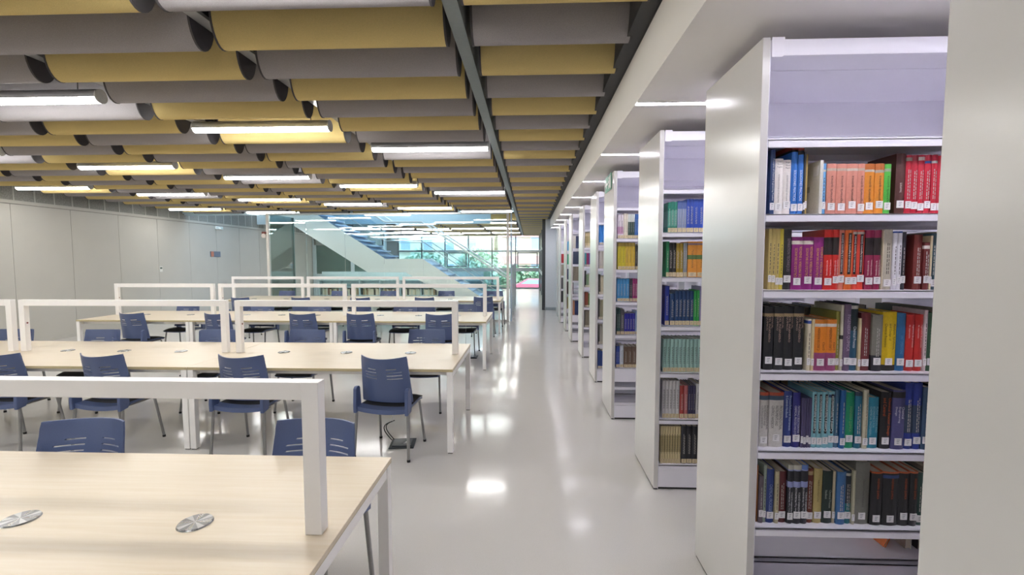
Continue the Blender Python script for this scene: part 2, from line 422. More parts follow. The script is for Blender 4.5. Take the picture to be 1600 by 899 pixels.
# ================================================================== TABLES
MODS = [(-.655, -2.983, -.706, -2.94, (-1.19, -1.84, -2.48)), (-2.987, -5.228, -3.03, -5.19, (-3.55, -4.15, -4.75)), (-5.232, -7.03, -5.27, -6.98, (-5.72, -6.49))]
TNAMES = ['front', 'second', 'third', 'back']
TY = [(.90, 2.10, 1.505), (3.83, 5.02, 4.465), (6.8, 8.05, 7.46), (10.2, 11.42, 10.5)]
lid_me = None
for ti, (ya, yb, ym) in enumerate(TY):
    for mi, (xa, xb, fa, fb, lids) in enumerate(MODS):
        if ti == 0 and mi > 1: continue
        cx, cy = (xa + xb) / 2, (ya + yb) / 2
        o = empty('reading_table', (cx, cy, 0))
        def L(x0, x1, y0, y1): return (x0 - cx, x1 - cx, y0 - cy, y1 - cy)
        tp = MB(); tp.box(*L(xa, xb, ya, yb), .72, .74, WOOD); tp.box(*L(xa - .0005, xb + .0005, ya - .0005, yb + .0005), .716, .7399, EDGE)
        tp.build('tabletop', o, bevel=.0015)
        for x in (xa - .028, xb + .028):
            for y in (ya + .027, yb - .027):
                lg = MB(); lg.box(x - cx - .025, x - cx + .025, y - cy - .025, y - cy + .025, .012, .715, WHITE); lg.box(x - cx - .02, x - cx + .02, y - cy - .02, y - cy + .02, 0, .012, STEEL)
                lg.build('leg', o, bevel=.002)
            MB().box(x - cx - .02, x - cx + .02, ya + .052 - cy, yb - .052 - cy, .66, .715, WHITE).build('side_rail', o, bevel=.002)
        for y in (ya + .1, yb - .1):
            MB().box(xb + .053 - cx, xa - .053 - cx, y - cy - .015, y - cy + .015, .67, .715, WHITE).build('long_rail', o)
        MB().box(xb + .3 - cx, xa - .3 - cx, ym - cy - .09, ym - cy + .09, .62, .625, mat('#bdbdbd', .4, .4)).build('cable_tray', o)
        fr = MB(); h = 1.268
        for x in (fa, fb):
            s = -1 if x == fa else 1
            fr.box(x - cx, x + s * .058 - cx, ym - .025 - cy, ym + .025 - cy, .741, h, WHITE)
        fr.box(fa - .058 - cx, fb + .058 - cx, ym - .025 - cy, ym + .025 - cy, h - .06, h, WHITE)
        f_ = fr.build('screen_frame', o, bevel=.002)
        MB().box(fb + .07 - cx, fa - .07 - cx, ym - .012 - cy, ym + .012 - cy, h - .0615, h - .06, mat('#eeeeee', .4)).build('light_slot', f_)
        MB().tube([(fb + .058 - cx, ym - cy, 1.03), (fb + .0615 - cx, ym - cy, 1.03)], .008, mat('#7a2f2f', .4), 12).build('switch_button', f_)
        for x in lids:
            d = MB(); n = 32
            for i in range(n):
                a0, a1 = 2 * PI * i / n, 2 * PI * (i + 1) / n; px, py = x - cx, ym + .03 - cy
                mm = [STEEL, mat('#8a8a8a', .3, .9), mat('#b4b4b4', .3, .85), mat('#7c7c7c', .3, .9)][(i // 2) % 4]  # sector tones paint in the angular sheen of brushed steel
                R = .057
                d.add([(px, py, .7455), (px + R * .94 * math.cos(a0), py + R * .94 * math.sin(a0), .7455), (px + R * .94 * math.cos(a1), py + R * .94 * math.sin(a1), .7455)], [(0, 1, 2)], mm)
                d.add([(px + R * .94 * math.cos(a0), py + R * .94 * math.sin(a0), .7455), (px + R * .94 * math.cos(a1), py + R * .94 * math.sin(a1), .7455), (px + R * math.cos(a1), py + R * math.sin(a1), .7405), (px + R * math.cos(a0), py + R * math.sin(a0), .7405)], [(0, 3, 2, 1)], STEEL)
            d.build('cable_lid', o)
        pos = ['beside the aisle', 'in the middle of its row', 'at the wall end of its row'][mi]
        tag(o, 'pale maple reading table with white frame %s, %s row' % (pos, TNAMES[ti]), 'table', 'reading tables')

# ================================================================== CHAIRS
def make_chair():
    o = empty('chair')
    # curved backrest with four slots each side
    W = .218
    us = [-1, -.90, -.78, -.60, -.46, -.32, -.20, -.10, 0, .10, .20, .32, .46, .60, .78, .90, 1]
    zs = [0, .03, .10, .17]
    slot_rows = []
    z = .205
    for i in range(4):
        slot_rows.append((z, z + .0065)); zs += [z, z + .0065]; z += .0275
    zs += [.325, .35, .372, .38]
    zs = sorted(set(round(q, 4) for q in zs))
    def pt(u, zz, off):
        t = zz / .38
        wd = W * (1.05 - .11 * t) if t < .97 else W * .93
        if zz < .03: wd *= .99
        x = u * wd
        y = -.128 - .112 * t ** 1.1 + .085 * u * u * (.55 + .55 * t)   # sides come forward
        zt = zz + (.006 * (u * u - .3) if .19 < zz < .32 else 0) + (.012 * u * u if zz > .33 else 0)
        return (x, y + off, .46 + zt * 1.035)
    vs, fs = [], []; nu, nz = len(us), len(zs)
    for off in (0, .011):
        for zz in zs:
            for u in us: vs.append(pt(u, zz, off))
    def idx(k, j, i): return k * nu * nz + j * nu + i
    hole = set()
    for j in range(nz - 1):
        for (a, b) in slot_rows:
            if abs(zs[j] - a) < 1e-4:
                lim = .78 if a < .27 else .6
                for i in range(nu - 1):
                    m_ = (us[i] + us[i + 1]) / 2
                    if .20 < abs(m_) < lim: hole.add((j, i))
    for j in range(nz - 1):
        for i in range(nu - 1):
            if (j, i) in hole:
                for (dj, di, e) in ((-1, 0, ((j, i), (j, i + 1))), (1, 0, ((j + 1, i), (j + 1, i + 1))), (0, -1, ((j, i), (j + 1, i))), (0, 1, ((j, i + 1), (j + 1, i + 1)))):
                    if (j + dj, i + di) not in hole:
                        (a, b), (c, d) = e; fs.append((idx(0, a, b), idx(0, c, d), idx(1, c, d), idx(1, a, b)))
            else:
                fs.append((idx(0, j, i), idx(0, j, i + 1), idx(0, j + 1, i + 1), idx(0, j + 1, i)))
                fs.append((idx(1, j, i), idx(1, j + 1, i), idx(1, j + 1, i + 1), idx(1, j, i + 1)))
    for i in range(nu - 1):
        for j in (0, nz - 1): fs.append((idx(0, j, i), idx(0, j, i + 1), idx(1, j, i + 1), idx(1, j, i)))
    for j in range(nz - 1):
        for i in (0, nu - 1): fs.append((idx(0, j, i), idx(0, j + 1, i), idx(1, j + 1, i), idx(1, j, i)))
    MB().add(vs, fs, BLUEP).build('backrest', o, smooth=True)
    # seat shell
    sh = MB(); n = 12; vs = []; fs = []
    ring = []
    for i in range(n + 1):
        u = -1 + 2 * i / n
        for j in range(9):
            v = j / 8; y = -.205 + .43 * v
            wd = .232 - .03 * v; dip = -.022 * (1 - u * u) * (1 - v * .7) + .004
            drop = -.03 * max(0, v - .8) / .2 * .6
            vs.append((u * wd, y - (.02 * u * u if j == 8 else 0), .435 + dip + drop))
    for i in range(n + 1):
        for j in range(9):
            x, y, z = vs[i * 9 + j]; vs.append((x * .985, y, z - .02 - (.018 if j < 2 else 0)))
    K = (n + 1) * 9
    for i in range(n):
        for j in range(8):
            a, b, c, d = i * 9 + j, (i + 1) * 9 + j, (i + 1) * 9 + j + 1, i * 9 + j + 1
            fs += [(a, b, c, d), (a + K, d + K, c + K, b + K)]
        fs += [(i * 9, i * 9 + K, (i + 1) * 9 + K, (i + 1) * 9), (i * 9 + 8, (i + 1) * 9 + 8, (i + 1) * 9 + 8 + K, i * 9 + 8 + K)]
    for j in range(8):
        fs += [(j, j + 1, j + 1 + K, j + K), (n * 9 + j, n * 9 + j + K, n * 9 + j + 1 + K, n * 9 + j + 1)]
    sh.add(vs, fs, BLUEP); sh.build('seat_shell', o, smooth=True)
    # dark upholstered pad
    vs = []; fs = []
    for i in range(n + 1):
        u = -1 + 2 * i / n
        for j in range(9):
            v = j / 8; y = -.115 + .35 * v; wd = .222 - .03 * v
            e = (1 - u ** 6) * (1 - (2 * v - 1) ** 6)
            vs.append((u * wd, y, .437 - .022 * (1 - u * u) * (1 - v * .7) + .004 - .018 * max(0, v - .8) / .2 + .024 * e))
    for i in range(n + 1):
        for j in range(9):
            x, y, z = vs[i * 9 + j]; v = j / 8
            vs.append((x, y, .4355 - .022 * (1 - (x / .222) ** 2) * (1 - v * .7) - .018 * max(0, v - .8) / .2))
    fs = []
    for i in range(n):
        for j in range(8):
            a, b, c, d = i * 9 + j, (i + 1) * 9 + j, (i + 1) * 9 + j + 1, i * 9 + j + 1
            fs += [(a, b, c, d), (a + K, d + K, c + K, b + K)]
        fs += [(i * 9, i * 9 + K, (i + 1) * 9 + K, (i + 1) * 9), (i * 9 + 8, (i + 1) * 9 + 8, (i + 1) * 9 + 8 + K, i * 9 + 8 + K)]
    for j in range(8):
        fs += [(j, j + 1, j + 1 + K, j + K), (n * 9 + j, n * 9 + j + K, n * 9 + j + 1 + K, n * 9 + j + 1)]
    MB().add(vs, fs, SEATM).build('seat', o, smooth=True)
    for s in (-1, 1):
        br = MB(); br.prism([(-.225, .385), (-.15, .40), (-.135, .45), (-.15, .59), (-.165, .607), (-.2, .607), (-.218, .59), (-.228, .45)], s * .214, s * .244, 'x', BLUEP)
        br.build('side_bracket', o, bevel=.006)
        MB().tube([(s * .228, -.19, .40), (s * .243, -.222, .02)], .0125, LEGM, 12).tube([(s * .243, -.222, .02), (s * .244, -.2235, 0)], .0145, BLACK, 12).build('leg', o, smooth=True)
        MB().tube([(s * .195, .15, .41), (s * .215, .213, .02)], .0115, LEGM, 12).tube([(s * .215, .213, .02), (s * .216, .2145, 0)], .0135, BLACK, 12).build('leg', o, smooth=True)
        MB().tube([(s * .2, -.18, .405), (s * .19, .16, .405)], .010, LEGM, 8).build('seat_support', o, smooth=True)
    return o
_ch = make_chair(); _cn = 0
# (x, y of the back's top edge, side, turn in degrees)
CH = {
 0: [('far', [(-1.08, 2.29, -4), (-2.23, 2.25, 3)])],
 1: [('near', [(-1.21, 3.70, -8), (-2.46, 3.705, -3), (-3.69, 3.705, -4), (-4.64, 3.705, 0)]), ('far', [(-1.185, 5.29, 0), (-2.56, 5.24, 0), (-3.59, 5.20, 0), (-4.93, 5.16, 0), (-5.97, 5.16, 0)])],
 2: [('near', [(-1.35, 6.68, 0), (-2.55, 6.69, 0), (-3.42, 6.67, -3), (-4.73, 6.66, -3), (-6.06, 6.65, -4)]), ('far', [(-1.166, 8.26, 0), (-2.24, 8.23, 0), (-3.78, 8.18, 2), (-4.83, 8.18, 0), (-6.22, 8.18, 0)])],
 3: [('near', [(-1.0, 9.76, -3), (-2.24, 9.56, 0), (-3.6, 9.5, 0), (-4.87, 9.48, -4), (-6.17, 9.45, -4)]), ('far', [(-.89, 11.7, 0), (-2.12, 11.66, 0), (-3.6, 11.62, 0), (-4.86, 11.62, 0), (-6.23, 11.62, 0)])]}
for ti, sides in CH.items():
    for side, lst in sides:
        for q, (x, y, rz) in enumerate(lst):
            o = _ch if _cn == 0 else copy_tree(_ch); _cn += 1
            if side == 'near': o.location = (x, y + .22, 0); o.rotation_euler = (0, 0, math.radians(rz))
            else: o.location = (x, y - .22, 0); o.rotation_euler = (0, 0, PI + math.radians(rz))
            sd = 'back to the entrance' if side == 'near' else 'facing the entrance'
            tag(o, 'blue slotted chair, %s, %s from the aisle, %s table row' % (sd, nth(q + 1), TNAMES[ti]), 'chair', 'blue chairs at the reading tables')

# ------------------------------------------------------------------ floor power boxes
def power_box(x, y, lab, rz):
    o = empty('floor_power_box', (x, y, 0), rz)
    b = MB(); b.prism([(-.11, -.11), (.11, -.11), (.11, .11), (-.11, .11)], 0, .012, 'z', mat('#33373a', .5)); b.build('base', o, bevel=.004)
    MB().box(-.085, .085, -.08, .07, .012, .022, mat('#5a5d60', .35, .4)).build('lid', o, bevel=.003)
    t = MB(); t.prism([(.02, -.02), (.028, -.02), (.031, -.01), (.034, -.02), (.042, -.02), (.031, .01)], .0221, .0226, 'z', TAGW); t.box(.012, .05, -.038, -.032, .0221, .0226, TAGW); t.build('mark', o)
    for s in (0, 1):
        c = MB(); pts = []
        for i in range(17):
            a = i / 16
            pts.append((-.09 - .075 * math.sin(PI * a) - .015 * s, .07 - .02 * s + .05 * a, .02 + .16 * a + (.03 * math.sin(PI * a))))
        c.tube(pts, .0045, BLACK, 8); c.build('cable', o, smooth=True)
    MB().tube([(-.105, .1, .17), (-.10, .1, .62)], .003, mat('#cccccc', .5), 6).build('cable_riser', o, smooth=True)
    tag(o, lab, 'floor socket')
power_box(-1.15, 4.03, 'black floor power box with looped cables under the second table', .12)
power_box(-1.0, 7.72, 'black floor power box with cables under the third table', 0)
U1 = {
 'B': [
  (1.0060, 1.0250, 0.270, '#27406e', 'navy', [], (['Principles of Chemical Engineering Practice'], 'd', '#dfe5ee', 0.22, 0.86)),
  (1.0260, 1.0620, 0.234, '#e9e3df', 'white', [], (['PRINCIPIOS DE LOS PROCESOS QUIMICOS'], 'u', '#4a4444', 0.22, 0.72)),
  (1.0620, 1.0940, 0.229, '#e9e3df', 'white', [], (['PRINCIPIOS DE LOS PROCESOS QUIMICOS'], 'u', '#4a4444', 0.22, 0.72)),
  (1.0950, 1.1210, 0.290, '#2f74c8', 'bright blue', [(0.9, 1, '#a5402c'), (0.9, 0.93, '#1f1f22')], (['SOLUCIONES PRÁCTICAS'], 'd', '#e8eef6', 0.2, 0.64)),
  (1.1220, 1.1450, 0.290, '#2f74c8', 'bright blue', [(0.92, 1, '#a5402c'), (0.86, 0.92, '#1f1f22')], (['SOLUCIONES PRÁCTICAS'], 'd', '#e8eef6', 0.2, 0.64)),
  (1.1450, 1.1530, 0.261, '#3b3a3c', 'black and white', [], None),
  (1.1540, 1.1630, 0.252, '#b59a55', 'tan', [], None),
  (1.2070, 1.2210, 0.240, '#d9d7cf', 'off-white', [], None),
  (1.2220, 1.2390, 0.213, '#6aa9dd', 'sky blue', [(0.84, 0.88, '#c9c4bb')], None),
  (1.2400, 1.2780, 0.211, '#d38d7c', 'salmon pink', [(0.86, 0.91, '#b9a999')], (['Ingeniería química'], 'u', '#2a2024', 0.22, 0.76)),
  (1.2790, 1.3200, 0.210, '#d38d7c', 'salmon pink', [(0.86, 0.91, '#b9a999')], (['Ingeniería química'], 'u', '#2a2024', 0.22, 0.76)),
  (1.3210, 1.3660, 0.210, '#d38d7c', 'salmon pink', [(0.86, 0.91, '#c9beb2')], (['Ingeniería química'], 'u', '#2a2024', 0.22, 0.76)),
  (1.3660, 1.3940, 0.210, '#d38d7c', 'salmon pink', [(0.86, 0.91, '#b9a999')], (['Ingeniería química'], 'u', '#2a2024', 0.22, 0.76)),
  (1.3950, 1.4360, 0.210, '#d98a2c', 'orange', [(0.86, 1, '#b9672a'), (0.84, 0.885, '#b5aea2')], (['Ingeniería química'], 'u', '#2a2024', 0.22, 0.76)),
  (1.4360, 1.4740, 0.210, '#d98a2c', 'orange', [(0.86, 1, '#b9672a'), (0.82, 0.875, '#a69c90')], (['Ingeniería química'], 'u', '#2a2024', 0.22, 0.76)),
  (1.4750, 1.5020, 0.208, '#52b846', 'bright green', [(0.85, 0.91, '#8f9f86')], (['Ingeniería química'], 'u', '#2a2024', 0.22, 0.76)),
  (1.5250, 1.5640, 0.252, '#55302d', 'dark brown', [], (['TRANSPORTE'], 'u', '#c9bdb5', 0.36, 0.52)),
  (1.5640, 1.5890, 0.245, '#c2203a', 'crimson', [(0.9, 0.96, '#a89a8e')], None),
  (1.5890, 1.6150, 0.245, '#c2203a', 'crimson', [(0.9, 1, '#9c2f3a')], None),
  (1.6150, 1.6410, 0.245, '#c2203a', 'crimson', [(0.91, 0.97, '#c9bfb5')], None),
  (1.6410, 1.6670, 0.245, '#c2203a', 'crimson', [(0.86, 0.9, '#3c62b0')], None),
  (1.6680, 1.6920, 0.245, '#c2203a', 'crimson', [(0.86, 0.9, '#d8d2cc')], None),
  (1.6930, 1.7180, 0.242, '#c2203a', 'crimson', [], None),
  (1.7190, 1.7490, 0.236, '#394a7a', 'navy', [], None),
  (1.7500, 1.7900, 0.246, '#b9b2a2', 'beige', [], None),
  (1.7910, 1.8210, 0.230, '#6b2f34', 'maroon', [], None),
 ],
 'C': [
  (1.0090, 1.0230, 0.258, '#c9b572', 'pale yellow', [], None),
  (1.0230, 1.0390, 0.258, '#c9b572', 'pale yellow', [], None),
  (1.0390, 1.0550, 0.257, '#cdb874', 'pale yellow', [], None),
  (1.0560, 1.0710, 0.257, '#d2bf45', 'yellow', [], None),
  (1.0720, 1.1040, 0.254, '#2c2c2e', 'black', [], (['SEPARATION TECHNIQUES'], 'd', '#8d7f86', 0.3, 0.85)),
  (1.1070, 1.1530, 0.222, '#8c2478', 'purple', [(0.86, 0.93, '#d9d0c4')], (['CÁLCULO DE BALANCES', 'DE MATERIA Y ENERGÍA'], 'u', '#d9a94c', 0.24, 0.82)),
  (1.1540, 1.1970, 0.222, '#8c2478', 'purple', [(0.86, 0.93, '#d9d0c4')], (['CÁLCULO DE BALANCES', 'DE MATERIA Y ENERGÍA'], 'u', '#d9a94c', 0.24, 0.82)),
  (1.1980, 1.2380, 0.221, '#8c2478', 'purple', [], (['CÁLCULO DE BALANCES', 'DE MATERIA Y ENERGÍA'], 'u', '#d9a94c', 0.24, 0.82)),
  (1.2390, 1.2750, 0.253, '#d0271f', 'red and black', [(0.58, 0.87, '#2b2324')], (['Introducción a la', 'Ingeniería Química'], 'u', '#f0dcd8', 0.24, 0.5)),
  (1.2760, 1.3010, 0.253, '#d0271f', 'red and black', [(0.58, 0.87, '#2b2324')], (['Introducción a la', 'Ingeniería Química'], 'u', '#f0dcd8', 0.24, 0.5)),
  (1.3010, 1.3260, 0.251, '#dc7f6c', 'salmon and black', [], (['Introducción a la Ingeniería Química'], 'u', '#f0ebe6', 0.3, 0.92, '#2a272a')),
  (1.3270, 1.3580, 0.251, '#dd6a2c', 'orange and black', [], (['Introducción a la Ingeniería Química'], 'u', '#f0ebe6', 0.3, 0.92, '#2a272a')),
  (1.3590, 1.3830, 0.251, '#dc4a38', 'vermilion and black', [(0.93, 0.97, '#bdb3aa')], (['Introducción a la Ingeniería Química'], 'u', '#f0ebe6', 0.3, 0.9, '#2a272a')),
  (1.3840, 1.4130, 0.251, '#dc4a38', 'vermilion and black', [(0.93, 0.97, '#bdb3aa')], (['Introducción a la Ingeniería Química'], 'u', '#f0ebe6', 0.3, 0.9, '#2a272a')),
  (1.4150, 1.4490, 0.251, '#8f1f48', 'wine red and black', [(0.58, 0.87, '#2b2324')], (['Introducción a la', 'Ingeniería Química'], 'u', '#f0dcd8', 0.24, 0.5)),
  (1.4500, 1.4800, 0.251, '#8f1f48', 'wine red and black', [(0.58, 0.87, '#2b2324')], (['Introducción a la', 'Ingeniería Química'], 'u', '#f0dcd8', 0.24, 0.5)),
  (1.4810, 1.4860, 0.247, '#cfc3a6', 'cream', [], None),
  (1.4870, 1.5230, 0.253, '#b9b2a0', 'beige cloth', [], None),
  (1.5240, 1.5420, 0.245, '#dcdae0', 'white and blue', [(0.97, 1, '#3d5aa8')], None),
  (1.5430, 1.5600, 0.245, '#dcdae0', 'white and blue', [(0.97, 1, '#3d5aa8')], None),
  (1.5600, 1.5780, 0.242, '#2f3038', 'black', [], None),
  (1.6130, 1.6470, 0.231, '#7a3430', 'reddish brown', [], None),
  (1.6480, 1.6720, 0.199, '#6b2d2c', 'dark red', [(0.86, 0.93, '#d5d0ca')], None),
  (1.6730, 1.6820, 0.226, '#d8c9a4', 'cream', [], None),
  (1.6840, 1.7100, 0.236, '#35505c', 'slate', [], None),
  (1.7110, 1.7410, 0.244, '#8c8577', 'taupe', [], None),
  (1.7420, 1.7830, 0.225, '#402f52', 'violet', [], None),
  (1.7830, 1.8160, 0.236, '#9b2a2a', 'red', [], None),
 ],
 'D': [
  (1.0070, 1.0470, 0.275, '#242528', 'black', [(0.84, 0.89, '#a5906a')], (['MANUAL', 'DEL INGENIERO', 'QUIMICO'], 'd', '#b59a8c', 0.44, 0.84)),
  (1.0490, 1.0900, 0.275, '#242528', 'black', [(0.84, 0.89, '#a5906a')], (['MANUAL', 'DEL INGENIERO', 'QUIMICO'], 'd', '#b59a8c', 0.44, 0.84)),
  (1.0910, 1.1300, 0.275, '#242528', 'black', [(0.84, 0.89, '#a5906a')], (['MANUAL', 'DEL INGENIERO', 'QUIMICO'], 'd', '#b59a8c', 0.44, 0.84)),
  (1.1310, 1.1740, 0.275, '#242528', 'black', [(0.84, 0.89, '#a5906a')], (['MANUAL', 'DEL INGENIERO', 'QUIMICO'], 'd', '#b59a8c', 0.44, 0.84)),
  (1.1830, 1.1990, 0.222, '#d9cfb6', 'cream', [(0.91, 0.97, '#3c55a5')], None),
  (1.2000, 1.2120, 0.222, '#d3c193', 'cream', [], None),
  (1.2150, 1.2670, 0.220, '#e0852a', 'orange and mauve', [(0, 0.35, '#94456f'), (0.86, 0.92, '#ddd6cc')], (['CURSO DE INGENIERIA', 'QUIMICA'], 'u', '#5a2a20', 0.4, 0.84)),
  (1.2670, 1.3070, 0.220, '#e0852a', 'orange and mauve', [(0, 0.35, '#94456f'), (0.86, 0.92, '#ddd6cc')], (['CURSO DE INGENIERIA', 'QUIMICA'], 'u', '#5a2a20', 0.4, 0.84)),
  (1.3080, 1.3240, 0.254, '#8d8a3c', 'olive', [], None),
  (1.3250, 1.3360, 0.282, '#c9c4ac', 'cream and black', [(0.48, 0.54, '#2b2a2a')], None),
  (1.3370, 1.3640, 0.285, '#6a5672', 'greyish purple', [], (['INGENIERIA QUIMICA'], 'd', '#b9a5bd', 0.3, 0.85)),
  (1.3650, 1.3980, 0.288, '#2b5670', 'dark teal', [(0.6, 1, '#243438'), (0.92, 0.97, '#c9c6bb')], (['Chemical Process'], 'd', '#dfe6ea', 0.34, 0.66)),
  (1.3990, 1.4100, 0.225, '#cdbf98', 'cream', [], None),
  (1.4110, 1.4510, 0.249, '#723034', 'brick red', [], None),
  (1.4530, 1.4960, 0.241, '#7d7c72', 'grey and black', [(0, 0.28, '#2c2c34')], None),
  (1.5000, 1.5590, 0.253, '#d9b81f', 'yellow', [(0, 0.1, '#2b2a2a')], (['Analysis, Synthesis,', 'and Design of', 'Chemical Processes'], 'd', '#3b3320', 0.36, 0.8)),
  (1.5590, 1.5960, 0.247, '#2c6796', 'blue', [], (['UNIT OPERATIONS'], 'd', '#5f93b9', 0.3, 0.62)),
  (1.5980, 1.6330, 0.242, '#c2302c', 'red', [], (['Ingeniería de procesos', 'de separación'], 'd', '#eac9c4', 0.42, 0.82)),
  (1.6350, 1.6670, 0.242, '#c2302c', 'red', [], (['Ingeniería de procesos', 'de separación'], 'd', '#eac9c4', 0.42, 0.82)),
  (1.6680, 1.6820, 0.261, '#d8c4c6', 'pale pink', [], None),
  (1.6840, 1.7180, 0.250, '#3a5a44', 'dark green', [], None),
  (1.7190, 1.7550, 0.267, '#8c8577', 'taupe', [], None),
  (1.7560, 1.7860, 0.245, '#29498a', 'blue', [], None),
 ],
 'E': [
  (1.0000, 1.0370, 0.241, '#cfccc6', 'white', [(0.94, 1, '#a8482c'), (0.86, 0.94, '#3f5468')], (['PROCESS/INDUSTRIAL', 'INSTRUMENTS AND', 'CONTROLS HANDBOOK'], 'd', '#2b2a2a', 0.32, 0.76)),
  (1.0390, 1.1000, 0.241, '#cfccc6', 'white', [(0.94, 1, '#a8482c'), (0.86, 0.94, '#3f5468')], (['PROCESS/INDUSTRIAL', 'INSTRUMENTS AND', 'CONTROLS HANDBOOK'], 'd', '#2b2a2a', 0.32, 0.76)),
  (1.1030, 1.1370, 0.247, '#2c3d80', 'royal blue', [], (['Process/Industrial Instruments', '& Controls Handbook'], 'd', '#b9c9e0', 0.3, 0.92)),
  (1.1390, 1.1710, 0.242, '#2b2c78', 'indigo', [], (['MATERIALS SELECTION FOR THE', 'CHEMICAL PROCESS INDUSTRIES'], 'd', '#c4c4d8', 0.18, 0.76)),
  (1.1740, 1.1850, 0.218, '#4a4468', 'violet', [], None),
  (1.1850, 1.1960, 0.218, '#4a4468', 'violet', [], None),
  (1.1970, 1.2070, 0.218, '#4a4468', 'violet', [], None),
  (1.2080, 1.2190, 0.218, '#4a4468', 'violet', [], None),
  (1.2200, 1.2410, 0.245, '#7fb9c4', 'aqua', [], (['Control e Instrumentación'], 'u', '#e8efef', 0.3, 0.93, '#26282a')),
  (1.2420, 1.2640, 0.245, '#7fb9c4', 'aqua', [], (['Control e Instrumentación'], 'u', '#e8efef', 0.3, 0.93, '#26282a')),
  (1.2640, 1.2890, 0.246, '#7fb9c4', 'aqua', [], (['Control e Instrumentación'], 'u', '#e8efef', 0.3, 0.93, '#26282a')),
  (1.2900, 1.3150, 0.246, '#7fb9c4', 'aqua', [(0.9, 0.95, '#2c4a78')], (['Control e Instrumentación'], 'u', '#e8efef', 0.3, 0.93, '#26282a')),
  (1.3180, 1.3360, 0.254, '#476c86', 'slate blue', [], None),
  (1.3360, 1.3580, 0.255, '#245a94', 'blue', [], None),
  (1.3600, 1.3980, 0.245, '#1f9468', 'green', [], (['INGENIERIA QUIMICA'], 'd', '#7fb07a', 0.3, 0.75)),
  (1.4010, 1.4300, 0.247, '#1f6a86', 'teal', [(0.93, 1, '#2a3a4a')], None),
  (1.4330, 1.4540, 0.257, '#c4bfa6', 'cream', [], (['Mathematical Methods for Chemical Process Safety'], 'd', '#3b3a34', 0.15, 0.95)),
  (1.4570, 1.5030, 0.223, '#2f87a0', 'cyan', [], (['PLANT DESIGN AND', 'ECONOMICS FOR', 'CHEMICAL ENGINEERS'], 'd', '#8fc0cc', 0.25, 0.82)),
  (1.5070, 1.5520, 0.248, '#262628', 'black and orange', [], (['Chemical Reactor Design', 'and Control'], 'd', '#d2622c', 0.24, 0.9)),
  (1.5530, 1.6050, 0.258, '#51507e', 'purple grey', [(0.87, 0.97, '#2e2b30')], (['Chemical', 'Engineering', 'Design'], 'd', '#dcdae6', 0.45, 0.72)),
  (1.6070, 1.6430, 0.290, '#2e3f92', 'deep blue', [(0.24, 0.66, '#39485f')], None),
  (1.6430, 1.6780, 0.290, '#2e3f92', 'deep blue', [(0.24, 0.66, '#39485f')], None),
  (1.6790, 1.7150, 0.272, '#39506c', 'slate blue', [], None),
  (1.7160, 1.7470, 0.256, '#7a2f30', 'red', [], None),
  (1.7480, 1.7900, 0.267, '#242528', 'black', [], None),
 ],
 'F': [
  (0.9970, 1.0030, 0.254, '#a0622c', 'orange brown', [], None),
  (1.0040, 1.0240, 0.212, '#6b6068', 'greyish purple', [], None),
  (1.0250, 1.0380, 0.259, '#9aa89a', 'pale green', [], None),
  (1.0390, 1.0700, 0.241, '#2c4080', 'blue', [], (['CHEMICAL PROCESSES'], 'd', '#8d9cc4', 0.2, 0.72)),
  (1.0720, 1.0900, 0.233, '#bdb393', 'cream', [], None),
  (1.0910, 1.1250, 0.230, '#612a2c', 'maroon', [], None),
  (1.1260, 1.1500, 0.263, '#26272e', 'black and lavender', [(0.62, 0.92, '#8f98c8'), (0.72, 0.9, '#26272e'), (0.92, 1, '#b9b8a8')], (['Ocon Tojo PROBLEMAS DE', 'INGENIERIA QUIMICA'], 'u', '#d8d8dc', 0.2, 0.62)),
  (1.1510, 1.1840, 0.263, '#26272e', 'black and lavender', [(0.62, 0.92, '#8f98c8'), (0.72, 0.9, '#26272e'), (0.92, 1, '#b9b8a8')], (['Ocon Tojo PROBLEMAS DE', 'INGENIERIA QUIMICA'], 'u', '#d8d8dc', 0.2, 0.62)),
  (1.1840, 1.2130, 0.264, '#26272e', 'black and lavender', [(0.62, 0.92, '#8f98c8'), (0.72, 0.9, '#26272e'), (0.92, 1, '#5a78b8')], (['Ocon Tojo PROBLEMAS DE', 'INGENIERIA QUIMICA'], 'u', '#d8d8dc', 0.2, 0.62)),
  (1.2140, 1.2410, 0.244, '#6a3226', 'russet', [(0.88, 0.95, '#a58a66')], None),
  (1.2430, 1.2790, 0.245, '#b3a267', 'yellowish beige', [], (['ENCICLOPEDIA DE LA QUIMICA'], 'u', '#4a4230', 0.4, 0.8)),
  (1.2810, 1.3230, 0.235, '#25352f', 'dark green', [], (['Chemical Process', 'Handbook'], 'd', '#a9b4a9', 0.3, 0.64)),
  (1.3240, 1.3360, 0.234, '#b9ae92', 'pale beige', [], None),
  (1.3370, 1.3740, 0.235, '#3f6da0', 'light blue', [], None),
  (1.3760, 1.4030, 0.238, '#27323c', 'black and teal', [(0, 0.38, '#1f7078'), (0.9, 0.95, '#b9b8a8')], None),
  (1.4040, 1.4160, 0.241, '#b9b59c', 'pale cream', [], None),
  (1.4180, 1.4790, 0.279, '#77776f', 'grey', [], (['Chemical Process Equipment'], 'd', '#4d4d48', 0.28, 0.72)),
  (1.4810, 1.5290, 0.238, '#262628', 'black and orange', [(0.97, 1, '#c4643c')], (['INGENIERIA QUIMICA'], 'd', '#b9582c', 0.5, 0.88)),
  (1.5300, 1.5970, 0.239, '#262628', 'black and orange', [(0.97, 1, '#c4643c'), (0.88, 0.94, '#3a4d7c')], (['INGENIERIA QUIMICA'], 'd', '#b9582c', 0.5, 0.88)),
  (1.5990, 1.6430, 0.240, '#262628', 'black and orange', [(0.97, 1, '#c4643c')], (['INGENIERIA QUIMICA'], 'd', '#b9582c', 0.5, 0.88)),
